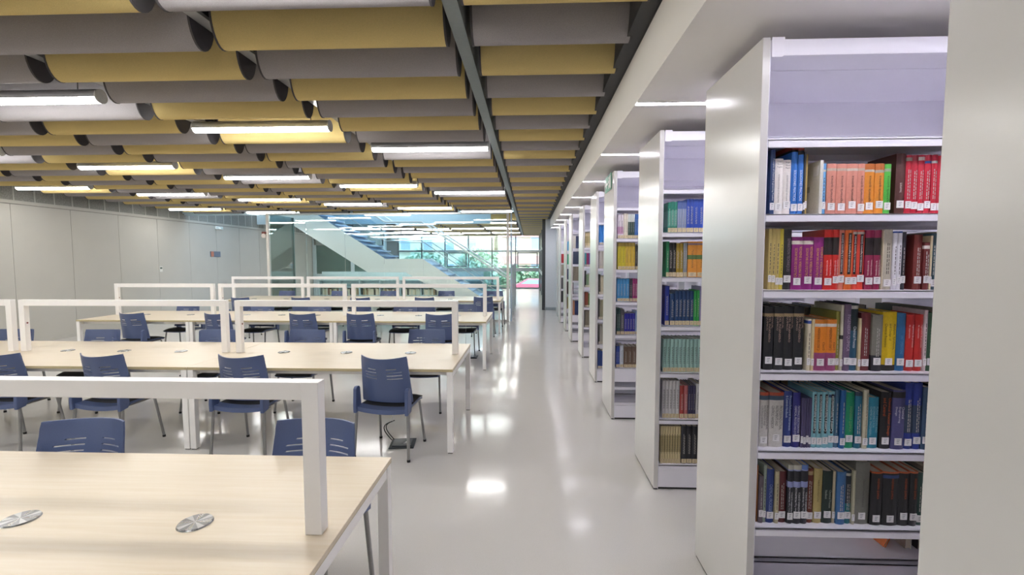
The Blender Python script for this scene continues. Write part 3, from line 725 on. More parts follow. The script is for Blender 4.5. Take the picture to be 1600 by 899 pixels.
  (1.6440, 1.6770, 0.241, '#262628', 'black and orange', [(0.97, 1, '#c4643c')], (['INGENIERIA QUIMICA'], 'd', '#b9582c', 0.5, 0.88)),
  (1.6780, 1.7120, 0.235, '#2c4a44', 'dark green', [], None),
  (1.7120, 1.7470, 0.253, '#8c8577', 'taupe', [], None),
  (1.7470, 1.7810, 0.242, '#7a2f30', 'red', [], None),
 ],
}
UN = {
 2: [
  (1.874, [(0.976, 0.998, 0.214, '#1f7a66', 'green', 1), (0.998, 1.043, 0.218, '#1f7a66', 'green', 2), (1.043, 1.106, 0.223, '#34508a', 'navy and white', 4), (1.106, 1.155, 0.236, '#2f4fae', 'royal blue', 2), (1.155, 1.227, 0.235, '#2f4fae', 'royal blue', 2), (1.231, 1.342, 0.23, '#2f4fae', 'royal blue', 3)]),
  (1.555, [(0.969, 0.991, 0.254, '#2f8a5a', 'green', 1), (0.991, 1.041, 0.244, '#222225', 'black', 2), (1.041, 1.091, 0.24, '#a58a2f', 'mustard', 2), (1.091, 1.118, 0.244, '#8d9296', 'grey', 2), (1.122, 1.185, 0.253, '#dd9540', 'light orange', 1), (1.186, 1.253, 0.253, '#dd9540', 'light orange', 1), (1.257, 1.351, 0.244, '#8d9296', 'grey', 2)]),
  (1.205, [(0.967, 0.999, 0.284, '#2c3c96', 'bright blue', 1), (1.003, 1.039, 0.229, '#24426e', 'navy', 1), (1.039, 1.171, 0.248, '#24426e', 'navy', 5), (1.171, 1.194, 0.248, '#2f9a48', 'green', 1), (1.194, 1.212, 0.253, '#2f9a48', 'green', 1), (1.212, 1.239, 0.28, '#8d84b4', 'lilac', 1), (1.241, 1.347, 0.257, '#24426e', 'navy', 4)]),
  (0.864, [(0.96, 1.238, 0.242, '#9cc0b8', 'pale mint', 10), (1.24, 1.347, 0.243, '#9cc0b8', 'pale mint', 4)]),
  (0.519, [(0.962, 1.086, 0.278, '#c9c7c9', 'light grey', 5), (1.088, 1.118, 0.241, '#a5403a', 'brick red', 1), (1.12, 1.146, 0.242, '#b96a6c', 'dusty pink', 1), (1.148, 1.201, 0.242, '#3a3656', 'dark violet', 3), (1.204, 1.233, 0.257, '#c9c7c9', 'light grey', 1), (1.235, 1.338, 0.243, '#3a3656', 'dark violet', 4)]),
  (0.184, [(0.955, 1.103, 0.276, '#cfc095', 'straw', 8), (1.106, 1.223, 0.278, '#25262c', 'black', 3), (1.225, 1.329, 0.28, '#25262c', 'black', 3)]),
 ],
 3: [
  (1.89, [(0.9, 0.959, 0.244, '#d9cfd6', 'white and pink', 2), (0.959, 1.005, 0.257, '#d8d0c0', 'cream', 2), (1.005, 1.073, 0.25, '#2f4a44', 'dark green and white', 3), (1.073, 1.115, 0.25, '#2f62a8', 'blue', 2), (1.118, 1.206, 0.243, '#2f62a8', 'blue', 3)]),
  (1.571, [(0.905, 0.983, 0.276, '#c4b52f', 'yellow green', 2), (0.983, 1.081, 0.275, '#c9a93a', 'yellow', 3), (1.084, 1.12, 0.249, '#3a3a3c', 'black', 2), (1.123, 1.212, 0.269, '#c9a93a', 'yellow', 3)]),
  (1.236, [(0.902, 1.027, 0.235, '#3f8cc0', 'sky blue', 4), (1.03, 1.06, 0.235, '#3a3440', 'dark grey', 2), (1.062, 1.113, 0.235, '#96286a', 'magenta', 2), (1.115, 1.205, 0.229, '#b5482f', 'rust', 2)]),
  (0.891, [(0.901, 0.94, 0.274, '#2f4a48', 'dark green', 2), (0.943, 0.98, 0.261, '#55555a', 'charcoal', 1), (0.982, 1.092, 0.221, '#2f2f98', 'ultramarine', 4), (1.095, 1.118, 0.248, '#8aa0c8', 'pale blue', 1), (1.12, 1.211, 0.235, '#2f2f98', 'ultramarine', 3)]),
  (0.543, [(0.899, 0.938, 0.226, '#3a4f9c', 'blue', 2), (0.941, 0.978, 0.233, '#c4ccd8', 'white and blue', 1), (0.981, 1.111, 0.22, '#6b574a', 'brown', 3), (1.113, 1.217, 0.221, '#6b574a', 'brown', 3)]),
 ],
 4: [
  (1.89, [(0.927, 0.987, 0.263, '#2f7ac4', 'bright blue', 2), (0.987, 1.089, 0.255, '#2f7ac4', 'bright blue', 2)]),
  (1.571, [(0.93, 0.99, 0.232, '#c4bfb4', 'pale grey', 2), (0.99, 1.092, 0.224, '#c4bfb4', 'pale grey', 2)]),
  (1.236, [(0.929, 0.951, 0.267, '#4a463e', 'dark brown', 1), (0.951, 0.994, 0.249, '#c9c2a8', 'cream', 2), (0.994, 1.079, 0.249, '#c9c2a8', 'cream', 2)]),
  (0.891, [(0.929, 0.946, 0.274, '#55554f', 'dark grey', 1), (0.946, 0.998, 0.257, '#a39f86', 'khaki', 2), (0.998, 1.084, 0.257, '#a39f86', 'khaki', 2)]),
  (0.543, [(0.932, 0.95, 0.265, '#55554f', 'dark grey', 1), (0.95, 1.002, 0.256, '#bdb9ac', 'pale grey', 2), (1.002, 1.088, 0.239, '#bdb9ac', 'pale grey', 2)]),
  (0.2, [(0.927, 0.971, 0.248, '#2f4a8c', 'blue', 1), (0.971, 1.066, 0.24, '#2f4a8c', 'blue', 2)]),
 ],
 5: [
  (1.88, [(0.924, 0.988, 0.254, '#cdbb93', 'straw', 2), (0.988, 1.095, 0.254, '#cdbb93', 'straw', 2)]),
  (1.565, [(0.926, 0.948, 0.227, '#3f9ca0', 'teal', 1), (0.95, 0.991, 0.227, '#8c2f5c', 'magenta', 1), (0.991, 1.098, 0.227, '#5c3f8c', 'purple', 2)]),
  (1.236, [(0.93, 0.951, 0.276, '#3a3a38', 'black', 1), (0.953, 0.994, 0.211, '#7d9a78', 'sage green', 2), (0.994, 1.102, 0.233, '#c4c0b4', 'pale grey', 2)]),
  (0.891, [(0.927, 0.987, 0.253, '#8c4a3a', 'reddish brown', 2), (0.987, 1.105, 0.232, '#5c7a48', 'moss green', 2)]),
  (0.543, [(0.931, 0.99, 0.275, '#8a8272', 'taupe', 2), (0.99, 1.109, 0.275, '#8a8272', 'taupe', 2)]),
 ],
 6: [
  (1.9, [(0.859, 0.917, 0.259, '#c8c2b8', 'off-white', 1), (0.919, 0.961, 0.246, '#2f3a5c', 'navy', 1), (0.961, 1.076, 0.246, '#2f3a5c', 'navy', 2)]),
  (1.57, [(0.861, 0.963, 0.256, '#35425c', 'navy grey', 4), (0.963, 1.078, 0.256, '#35425c', 'navy grey', 3)]),
  (1.236, [(0.863, 0.966, 0.282, '#8a8272', 'taupe', 3), (0.966, 1.082, 0.282, '#8a8272', 'taupe', 2)]),
  (0.56, [(0.868, 0.906, 0.286, '#c48a6a', 'tan', 1), (0.909, 0.971, 0.286, '#2c3a68', 'navy', 2), (0.971, 1.087, 0.286, '#2c3a68', 'navy', 2)]),
 ],
 7: [
  (1.9, [(0.842, 0.881, 0.212, '#4aa3cc', 'sky blue', 1), (0.881, 0.998, 0.212, '#4aa3cc', 'sky blue', 2)]),
  (1.57, [(0.844, 0.884, 0.234, '#2f9a70', 'green', 1), (0.884, 1.001, 0.234, '#2f9a70', 'green', 2)]),
  (1.236, [(0.846, 0.885, 0.244, '#3a4568', 'slate blue', 1), (0.885, 1.003, 0.244, '#3a4568', 'slate blue', 2)]),
  (0.9, [(0.848, 0.887, 0.29, '#4a2f2c', 'dark brown', 1), (0.887, 1.005, 0.29, '#4a2f2c', 'dark brown', 2)]),
  (0.56, [(0.85, 0.89, 0.269, '#a89a6c', 'khaki', 1), (0.89, 1.009, 0.269, '#a89a6c', 'khaki', 2)]),
 ],
 8: [
  (1.57, [(0.8, 0.866, 0.234, '#b5303c', 'red', 2), (0.866, 0.966, 0.234, '#b5303c', 'red', 2)]),
  (1.236, [(0.802, 0.868, 0.29, '#a39c8c', 'taupe', 2), (0.868, 0.968, 0.29, '#a39c8c', 'taupe', 2)]),
  (0.9, [(0.803, 0.87, 0.29, '#5c5c60', 'charcoal', 2), (0.87, 0.97, 0.29, '#c4c0bc', 'pale grey', 2)]),
  (0.56, [(0.805, 0.872, 0.29, '#3c3c40', 'black', 2), (0.872, 0.972, 0.29, '#c4c0bc', 'pale grey', 2)]),
 ],
}

# ================================================================== BOOKCASES
BX = {0: (1.003, .58), 1: (.937, 1.945), 2: (.90, 3.281), 3: (.85, 4.744), 4: (.88, 6.188), 5: (.88, 7.75), 6: (.825, 9.25), 7: (.82, 10.6), 8: (.78, 12.0), 9: (.8, 13.4)}
UD, UH = .60, 2.568
BZ = [2.164, 1.863, 1.548, 1.2, .86, .52, .184]
BZ3 = [2.2, 1.885, 1.568, 1.236, .891, .543, .35, .185]
for u, (x0, y) in BX.items():
    o = empty('bookcase', (x0, y, 0))
    wdt = 2.02 if u < 4 else 1.6
    ep = MB().box(0, .03, 0, UD, .012, UH, PANEL); ep.build('end_panel', o, bevel=.0015)
    MB().box(.004, .03, .01, UD - .01, 0, .012, BLACK).build('plinth', o)
    for x in ((.03, .034), (1.37, 1.40), (wdt - .03, wdt)): MB().box(x[0], x[1], .004, UD - .004, 0, UH - .01, SHELFW).build('upright', o)
    zs = BZ3 if u in (3, 6, 8) else BZ
    for z in zs:
        for (a, b, s) in ((0, .285, 0), (.315, UD, 1)):
            if u == 1 and z == .184 and False: continue
            mb = MB(); mb.box(.034, wdt - .03, a, b, z - .006, z, SHELFW)
            yy = (0, .012) if s == 0 else (UD - .012, UD)
            mb.box(.034, wdt - .03, yy[0], yy[1], z - .032, z, SHELFW)
            mb.box(.034, wdt - .03, (b - .012 if s == 0 else a), (b if s == 0 else a + .012), z - .032, z + .012 * 0, SHELFW)
            mb.build('shelf', o, bevel=.0012)
    ca = MB(); ca.box(.034, wdt - .03, 0, .155, 2.496, 2.50, SHELFW); ca.box(.034, wdt - .03, .158, UD, 2.496, 2.50, SHELFW); ca.box(.034, wdt - .03, .15, .165, 2.503, 2.506, BLACK); ca.box(.034, wdt - .03, 0, .02, 2.497, UH - .008, SHELFW); ca.box(.034, wdt - .03, UD - .02, UD, 2.32, UH - .008, SHELFW)
    ca.prism([(.034, 2.49), (.075, 2.49), (.085, 2.497), (.085, UH), (.034, UH)], -.003, 0, 'y', SHELFW)
    ca.build('canopy', o, bevel=.001)
    if u in (3, 6, 8):
        MB().box(.034, wdt - .03, .002, .018, .4, .52, SHELFW).build('filler_panel', o)
    bp_ = MB(); bp_.box(.034, wdt - .03, .004, .02, .02, .15, SHELFW); bp_.box(.034, wdt - .03, UD - .02, UD - .004, .02, .15, SHELFW); bp_.box(.034, wdt - .03, .02, .04, 0, .02, BLACK)
    bp_.build('base_panel', o)
    lab = {0: 'tall white bookcase beside the camera showing only its blank end panel', 1: 'big white bookcase of chemistry textbooks, first after the blank end panel'}.get(u, 'white double-sided bookcase, %s along the aisle' % nth(u + 1))
    if u == 3: lab = 'white bookcase carrying the green exit sign on its end panel'
    tag(o, lab, 'bookcase', 'bookcases along the aisle')
CASE = {1: 'front bookcase', 2: 'second bookcase', 3: 'exit sign bookcase'}
for u in range(4, 10): CASE[u] = nth(u - 3) + ' bookcase after the exit sign'

# ================================================================== BOOKS
def cover_mesh(mb, w_, d_, h_, base, bands):
    # U-shaped cover round a page block; rounded spine faces -Y
    t = .0022; n = 5; bow = min(.006, w_ * .22)
    outer = [(-w_ / 2, d_)] + [(-w_ / 2 + w_ * i / n, bow * (1 - math.sin(PI * i / n))) for i in range(n + 1)] + [(w_ / 2, d_)]
    inner = [(-w_ / 2 + t, d_)] + [(-w_ / 2 + t + (w_ - 2 * t) * i / n, bow * (1 - math.sin(PI * i / n)) + t) for i in range(n + 1)] + [(w_ / 2 - t, d_)]
    cuts = sorted({0., 1.} | {b[0] for b in bands} | {b[1] for b in bands})
    for a, b in zip(cuts[:-1], cuts[1:]):
        c = base; mid = (a + b) / 2
        for q in bands:
            if q[0] <= mid <= q[1]: c = q[2]
        mt = mat(c, .42, noise=.06, scale=120)
        N = len(outer); vs = []
        for z in (a * h_, b * h_):
            vs += [(p[0], p[1], z) for p in outer] + [(p[0], p[1], z) for p in inner]
        fs = []
        for i in range(N - 1):
            fs += [(i, i + 1, 2 * N + i + 1, 2 * N + i), (N + i + 1, N + i, 3 * N + i, 3 * N + i + 1)]
            if a == 0: fs.append((i, N + i, N + i + 1, i + 1))
            if b == 1: fs.append((2 * N + i, 2 * N + i + 1, 3 * N + i + 1, 3 * N + i))
        fs += [(0, 2 * N, 3 * N, N), (N - 1, 2 * N - 1, 4 * N - 1, 3 * N - 1)]
        mb.add(vs, fs, mt)
REST = MB()
def rest_book(w_, d_, h_, col, loc, rot=0):
    t = MB(); cover_mesh(t, w_, d_, h_, col, [])
    t.box(-w_ / 2 + .0024, w_ / 2 - .0024, .01, d_ - .004, .003, h_ - .004, PAGES)
    c, s = math.cos(rot), math.sin(rot)
    vs = [(x * c - y * s + loc[0], x * s + y * c + loc[1], z + loc[2]) for x, y, z in t.v]
    for f, mi in zip(t.f, t.m): pass
    k = len(REST.v); REST.v += vs; REST.f += [tuple(a + k for a in f) for f in t.f]; REST.m += [REST.mi(t.mats[q]) for q in t.m]
def make_book(w_, d_, h_, col, bands, title=None, label_h=None, label_w=None, hint=None, dashes=True, tagcol=None):
    mb = MB(); cover_mesh(mb, w_, d_, h_, col, bands)
    if title is None and dashes and w_ > .012:
        dark = sum(lin(col)) < .9; ic = mat('#b9b4ae' if dark else '#4c4844', .6)
        rr = random.Random(int(w_ * 1e5) + int(h_ * 1e5))
        for j in range(2 if w_ > .022 else 1):
            z = h_ * .26
            while z < h_ * .74:
                l = rr.uniform(.006, .018); xx = (-.0035 + .007 * j) if w_ > .022 else 0
                mb.box(xx - .0012, xx + .0012, -.0004, .001, z, z + l, ic); z += l + .004
    if title and len(title) > 5:
        f0, f1 = title[3] - .04, title[4] + .03; mb.box(-w_ * .2, w_ * .2, -.0006, .002, f0 * h_, f1 * h_, mat(title[5], .5))
    bk = mb.build('book')
    MB().box(-w_ / 2 + .0024, w_ / 2 - .0024, .01, d_ - .004, .003, h_ - .004, PAGES).build('page_block', bk)
    if title:
        lines, dr, tc_, f0, f1 = title[:5]
        tm = MB(); n = len(lines); span = (f1 - f0) * h_; mt = mat(tc_, .5)
        for i, s in enumerate(lines):
            full = max(len(q) for q in lines); ln = span * len(s) / full
            lh = min(w_ * .6 / n, ln / max(1, len(s)) * 2.0)
            off = (i - (n - 1) / 2) * (w_ * .84 / n if n > 1 else 0)
            if n == 1: off = -w_ * .03
            zc = (f0 + f1) / 2 * h_
            if dr == 'u': put_text(tm, s, (off, -.0010, f0 * h_ + ln / 2), (0, 0, ln), (-lh, 0, 0), mt)
            else: put_text(tm, s, (-off, -.0010, f1 * h_ - ln / 2), (0, 0, -ln), (lh, 0, 0), mt)
        tm.build('spine_title', bk)
    if label_h:
        lw = min(w_ * .92, .028) if label_w is None else label_w
        t = MB(); z0 = label_h; z1 = z0 + .03
        t.box(-lw / 2, lw / 2, -.0012, .002, z0, z1, mat(tagcol, .6) if tagcol else TAGW)
        for i in range(3): t.box(-lw * .25, lw * .2 - .002 * i, -.0016, 0, z1 - .008 - .007 * i, z1 - .006 - .007 * i, mat('#77757a', .6))
        t.build('call_number_label', bk)
    if hint == 'Hougen':
        t = MB()
        for i, s in enumerate(('Hougen', 'Watson', 'Ragatz')): put_text(t, s, (0, -.001, h_ * (.95 - .05 * i)), (w_ * .6, 0, 0), (0, 0, .007), INK)
        t.build('author_line', bk)
    return bk
SHN = {'B': 'top book shelf', 'C': 'second book shelf', 'D': 'third book shelf', 'E': 'fourth book shelf', 'F': 'lowest book shelf'}
for key, z in zip('BCDEF', BZ[1:6]):
    xprev = .973; jit = random.Random(ord(key)); lastj = 0
    for i, r in enumerate(U1[key]):
        a, b, h_, col, nm, bands, title = r[:7]; hint = 'Hougen' if nm == 'white' and key == 'B' else None
        a = max(a, xprev + .0004)
        if b - a < .004: b = a + .004
        if b > 1.93: break
        xprev = b
        wd = b - a - .0006
        ya = 1.945 + .048 + jit.uniform(-.006, .006)
        if i and U1[key][i - 1][4] == nm: ya = lastj + jit.uniform(-.0015, .0015)
        lastj = ya
        if nm == 'off-white':
            o = make_book(wd, .17, .225, '#d9d7cf', [], None, None, dashes=False)
            o.location = ((a + b) / 2, 1.985, z + .0004)
            t = MB(); t.box(-wd / 2 - .0004, -wd / 2 + .001, .012, .05, .165, .205, TAGW); t.box(-wd / 2 - .0004, -wd / 2 + .001, .07, .1, .1, .125, mat('#a9a79f', .6)); t.build('cover_label', o)
            tag(o, 'off-white hardback showing its blank cover beside a gap, top shelf of the front bookcase', 'book', 'books, top book shelf of the front bookcase')
            continue
        lh = .018 + jit.uniform(-.004, .01)
        if key in 'C': lh = .012 + jit.uniform(0, .02)
        o = make_book(wd, jit.uniform(.165, .2), h_, col, bands, title, lh if wd > .007 else None, hint=hint)
        o.location = ((a + b) / 2, ya, z + .0004)
        tag(o, '%s book, %s from end panel, %s of the %s' % (nm, nth(i + 1), SHN[key], CASE[1]), 'book', 'books, %s of the front bookcase' % SHN[key])
# books standing on the far side of the front bookcase
rr = random.Random(5)
BC = [('#3f4a44', 'dark green'), ('#5a5048', 'brown'), ('#3a3f52', 'slate'), ('#6e6a5e', 'drab'), ('#474747', 'charcoal')]
for si, z in enumerate(BZ[1:6]):
    x = .98; i = 0
    while x < 2.2:
        wd = rr.uniform(.03, .055); h_ = rr.uniform(.19, .25); c, nm = rr.choice(BC); i += 1
        rest_book(wd - .001, .17, h_, c, (x + wd / 2, 1.945 + UD - .03, z + .0004), PI); x += wd
for i, (x, wd, h_, c, nm, tilt) in enumerate([(1.83, .012, .23, '#e0702a', 'orange', -24), (1.95, .03, .24, '#c4c0b8', 'white', 0), (2.005, .02, .23, '#3a2a28', 'dark brown', 0), (2.05, .03, .22, '#b9bfb4', 'pale green', 0), (2.09, .03, .23, '#6a2a2c', 'dark red', 0)]):
    o = make_book(wd, .17, h_, c, [], None, None, dashes=False)
    o.location = (x, 1.945 + UD - .02, .1845 + (.006 if tilt else 0)); o.rotation_euler = (0, math.radians(tilt), PI)
    tag(o, '%s book leaning near the floor on the bottom shelf of the front textbook bookcase' % nm, 'book', 'books on the bottom shelf')
for u, rows in UN.items():
    x0, y = BX[u]
    for si, (z0, runs) in enumerate(rows):
        zz = min(BZ3 if u in (3, 6, 8) else BZ, key=lambda q: abs(q - z0)); k = 0; xp = x0 + .036
        for (a, b, h_, c, nm, n) in runs:
            a = max(a, xp); st = max(.012, (b - a) / n)
            for j in range(n):
                k += 1; wd = st - .001
                xa = a + j * st
                bands = []
                if nm == 'navy and white': bands = [(.15, .75, '#8d9ab8'), (.75, .95, '#5a6ea8')]
                if nm == 'white and pink': bands = [(.2, .5, '#c89ab8')]
                if nm == 'dark green and white': bands = [(.68, 1, '#c9cfcb')]
                if nm == 'light orange': bands = [(.5, .62, '#5d7a4a'), (.9, .95, '#8a7a88')]
                if nm == 'straw': bands = [(.3, .75, '#a8996e')]
                if u == 2 and nm == 'green' and si == 0: bands = [(.2, .72, '#5a9a8a')]
                if nm == 'yellow' or nm == 'yellow green': bands = [(.86, 1, '#a08a3c')]
                if u > 5:
                    rest_book(wd, .18, h_, c, (xa + st / 2, y + .035, zz + .0004)); continue
                o = make_book(wd, .18, h_, c, bands, None, .004 if u <= 3 else (.004 if u < 7 else None), label_w=wd * .9, dashes=(u <= 3), tagcol='#d2c19a' if u < 4 else '#d8d0bc')
                o.location = (xa + st / 2, y + .035 + .002 * (j % 2), zz + .0004)
                tag(o, '%s book, %s from end panel, %s shelf, %s' % (nm, nth(k), nth(si + 1), CASE[u]), 'book', 'books of the ' + CASE[u])
            xp = a + n * st

# exit sign on the fourth end panel
GRN = mat('#2f8a68', .4)
es = empty('exit_sign', (.85 - .004, 5.06, 2.49))
MB().box(-.004, 0, -.19, .19, -.085, .085, GRN).build('sign_plate', es, bevel=.001)
t = MB()
t.prism([(.02, -.012), (.10, -.012), (.10, -.045), (.165, 0), (.10, .045), (.10, .012), (.02, .012)], -.0055, -.0042, 'x', TAGW)
t.build('arrow', es)
t = MB()
t.prism([(-.165, -.065), (-.09, -.065), (-.09, .065), (-.165, .065)], -.0055, -.0042, 'x', TAGW)
t.build('doorway_symbol', es)
t = MB()
ci = [(-.045 + .014 * math.cos(a * PI / 6), .05 + .014 * math.sin(a * PI / 6)) for a in range(12)]
t.prism(ci, -.0055, -.0042, 'x', TAGW)
for q in ([(-.06, .03), (-.035, .03), (-.045, -.015), (-.07, -.015)], [(-.07, -.01), (-.055, -.02), (-.03, -.03), (-.02, -.062), (-.034, -.062), (-.045, -.04), (-.07, -.03)], [(-.07, -.01), (-.058, -.015), (-.075, -.05), (-.1, -.055), (-.1, -.045), (-.085, -.04)], [(-.04, .03), (-.015, .01), (-.005, .025), (0, .015), (-.015, -.004), (-.04, .012)]):
    t.prism(q, -.0055, -.0042, 'x', TAGW)
t.build('running_figure', es)
tag(es, 'green and white exit sign high on a bookcase end panel', 'exit sign')

# ================================================================== LEFT WALL FITTINGS
s_ = empty('wall_plaque', (XL + .001, 14.1, 1.83))
MB().box(0, .02, -.21, .24, -.085, .085, mat('#5c6a80', .45)).build('plate', s_, bevel=.003)
MB().box(.02, .023, -.20, -.075, -.08, .08, mat('#b9745c', .45)).build('coloured_end', s_)
tag(s_, 'small slate and terracotta plaque on the white wall', 'plaque')
s_ = empty('thermostat', (XL + .001, 11.94, 1.41))
MB().box(0, .025, -.05, .05, -.07, .07, mat('#d8d8d4', .4)).build('casing', s_, bevel=.004)
MB().box(.025, .028, -.034, .034, .005, .05, mat('#4a5a52', .3)).build('display', s_)
tag(s_, 'little white thermostat with a dark display on the wall', 'thermostat')
s_ = empty('emergency_light', (XL + .001, 14.3, 2.66))
MB().box(0, .05, -.17, .17, -.05, .05, mat('#e6eaea', .3)).build('casing', s_, bevel=.01)
MB().box(.05, .056, -.15, .15, -.035, .03, mat('#c4d4d4', .2)).build('lens', s_, bevel=.004)
tag(s_, 'white emergency light box near the top of the wall', 'emergency light')

# ================================================================== GLASS PARTITION AND GUARD
GY = 12.2
gp = empty('glass_partition', (-3.8, GY, 0))
X = lambda x: x + 3.8
for x0, x1 in ((-7.1, -7.03), (-.62, -.555)):
    MB().box(X(x0), X(x1), -.04, .04, 0, 2.9, mat('#e3e0dc', .4)).build('post', gp, bevel=.003)
MB().box(X(-7.03), X(-.62), -.03, .03, 2.86, 2.9, mat('#d6dde0', .4)).build('top_rail', gp)
MB().box(X(-7.03), X(-.62), -.03, .03, 0, .05, mat('#cfcdc9', .4)).build('bottom_rail', gp)
js = [-7.03, -6.02, -4.97, -3.91, -2.85, -1.76, -.62]
for a, b in zip(js[:-1], js[1:]):
    MB().box(X(a) + .004, X(b) - .004, -.006, .006, .05, 2.86, GLASS).build('pane', gp)
MB().box(X(-1.12), X(-.50), -.06, -.03, .95, .975, mat('#d8d8d6', .4, .3)).build('hand_rail', gp)
tag(gp, 'glass partition between white posts behind the back table', 'glass partition')
gr = empty('glass_return', (-7.06, 12.25, 0))
MB().box(-.006, .006, 0, 1.25, .03, 2.9, GLASS).build('pane', gr)
MB().box(-.02, .02, 1.25, 1.29, 0, 2.9, mat('#5c7a78', .3, .2)).build('edge_post', gr)
tag(gr, 'narrow greenish glass return running back from the partition corner post', 'glass partition')
g2 = empty('glass_return', (-.50, GY + .08, 0))
MB().box(-.02, .02, 0, .05, 0, 2.9, mat('#c3d3e2', .4)).build('post', g2)
MB().box(-.005, .005, .05, 3.2, .05, 1.5, GLASS).build('pane', g2)
MB().box(-.02, .02, .05, 3.2, 0, .12, mat('#d3d1cd', .4)).build('bottom_rail', g2)
MB().box(-.02, .02, .05, 3.2, 1.5, 1.53, mat('#d5dce0', .4)).build('top_rail', g2)
for y in (1.0, 2.1, 3.18): MB().box(-.02, .02, y, y + .04, .12, 1.5, mat('#d5dce0', .4)).build('post', g2)
tag(g2, 'waist-high glass guard running along the aisle towards the far windows', 'glass guard')
# sounder fixed to the corner post
al = empty('alarm_sounder', (-7.14, GY - .05, 2.32))
MB().tube([(0, 0, -.02), (0, -.05, -.02)], .06, mat('#ded6d2', .4), 20).build('horn', al, smooth=True)
MB().box(-.05, .05, -.05, .03, .03, .09, mat('#7d4038', .5)).build('base', al, bevel=.01)
tag(al, 'white and dark red alarm sounder beside the corner post', 'alarm')

# ================================================================== STAIRCASE
st = empty('staircase', (-3.4, 14.5, 0))
SX = 3.4
STW = mat('#ecece4', .5)
def flight(yy0, yy1):
    mb = MB()
    # outline in x,z: landing between -4.61 and -3.44 at z 1.68, lower flight down to the aisle side, upper flight up to the wall side
    pts = [(-4.61, 1.68), (-3.42, 1.68), (-.85, 0), (-1.7, 0), (-3.97, 1.25), (-5.18, 1.25), (-9.45, 3.9), (-9.0, 4.35)]
    # split at the joints so that every piece stays convex
    mb.prism([(p[0] + SX, p[1]) for p in [(-4.61, 1.68), (-5.18, 1.25), (-9.45, 3.93), (-8.9, 4.45)]], yy0, yy1, 'y', STW)
    mb.prism([(p[0] + SX, p[1]) for p in [(-4.61, 1.68), (-3.42, 1.68), (-3.97, 1.25), (-5.18, 1.25)]], yy0, yy1, 'y', STW)
    mb.prism([(p[0] + SX, p[1]) for p in [(-3.42, 1.68), (-.85, 0), (-1.78, 0), (-3.97, 1.25)]], yy0, yy1, 'y', STW)
    return mb
flight(0, .06).build('stringer', st); flight(1.5, 1.56).build('stringer', st)
TR = mat('#c9d6e6', .5)
MB().box(-4.61 + SX, -3.42 + SX, .06, 1.5, 1.5, 1.62, TR).build('landing', st)
for q in ([(-4.61, 1.62), (-4.61, 1.45), (-9.1, 4.25), (-9.1, 4.42)], [(-3.42, 1.45), (-3.42, 1.6), (-1.2, .16), (-1.2, .01)]):
    MB().prism([(p_[0] + SX, p_[1]) for p_ in q], .06, 1.5, 'y', TR).build('waist_slab', st)
for i in range(10):
    x = -3.42 + .257 * i; z = 1.68 - .168 * (i + 1) - .06
    if z > .02: MB().box(x + SX, x + .29 + SX, .06, 1.5, z, z + .04, TR).build('tread', st)
for i in range(16):
    x = -4.61 - .27 * i; z = 1.62 + .170 * (i + 1)
    MB().box(x - .29 + SX, x + SX, .06, 1.5, z - .04, z, TR).build('tread', st)
for yy in (.02, 1.53):
    for q in ([(-4.61, 1.68), (-8.9, 4.45), (-8.9, 5.4), (-4.61, 2.63)], [(-4.61, 1.68), (-3.42, 1.68), (-3.42, 2.6), (-4.61, 2.6)], [(-3.42, 1.68), (-1.0, .1), (-1.0, 1.08), (-3.42, 2.66)]):
        MB().prism([(p[0] + SX, p[1]) for p in q], yy, yy + .012, 'y', GLASSB).build('glass_panel', st)
    MB().tube([(-8.9 + SX, yy, 5.55), (-4.61 + SX, yy, 2.85), (-3.44 + SX, yy, 2.85), (-.62 + SX, yy, 1.0), (-.62 + SX, yy, .1)], .028, mat('#e3e6e6', .35), 8).build('hand_rail', st, smooth=True)
    MB().tube([(-8.9 + SX, yy - .01, 5.0), (-4.61 + SX, yy - .01, 2.25), (-3.44 + SX, yy - .01, 2.25), (-.9 + SX, yy - .01, .55)], .014, mat('#a9b9c0', .35), 6).build('guard_rail', st, smooth=True)
tag(st, 'white staircase with glass balustrade climbing away behind the glass partition', 'staircase')

# ================================================================== LOW BOOKCASE BEHIND THE GLASS
AQ = mat('#b7cfd2', .45)
BY = 17.5
for bi, (xa, xb) in enumerate([(-8.2, -6.6), (-6.6, -5.0), (-5.0, -3.4), (-3.4, -1.8)]):
    lb = empty('low_bookcase', ((xa + xb) / 2, BY, 0)); hw = (xb - xa) / 2 - .004
    m_ = MB(); m_.box(-hw, hw, .3, .32, 0, 1.18, AQ); m_.build('back_panel', lb)
    for x in (-hw, -.01, hw - .02): MB().box(x, x + .02, 0, .3, 0, .88, AQ).build('upright', lb)
    for z in (.06, .28, .58, .86): MB().box(-hw, hw, 0, .3, z - .02, z, AQ).build('shelf', lb)
    tag(lb, 'low pale bookcase behind the stair, %s from the wall end' % nth(bi + 1), 'bookcase', 'low bookcases beyond the glass')
rr = random.Random(11)
LC = [('#c9c4ac', 'cream'), ('#a9a88c', 'drab green'), ('#8c7a5c', 'tan'), ('#4a4c44', 'dark'), ('#b9bfae', 'pale green'), ('#6a4a3c', 'brown')]
LC2 = [('#33506e', 'blue'), ('#3c3c38', 'dark'), ('#8c6a4a', 'tan'), ('#b9bfb4', 'pale'), ('#3f5c54', 'green')]
_lb = {}
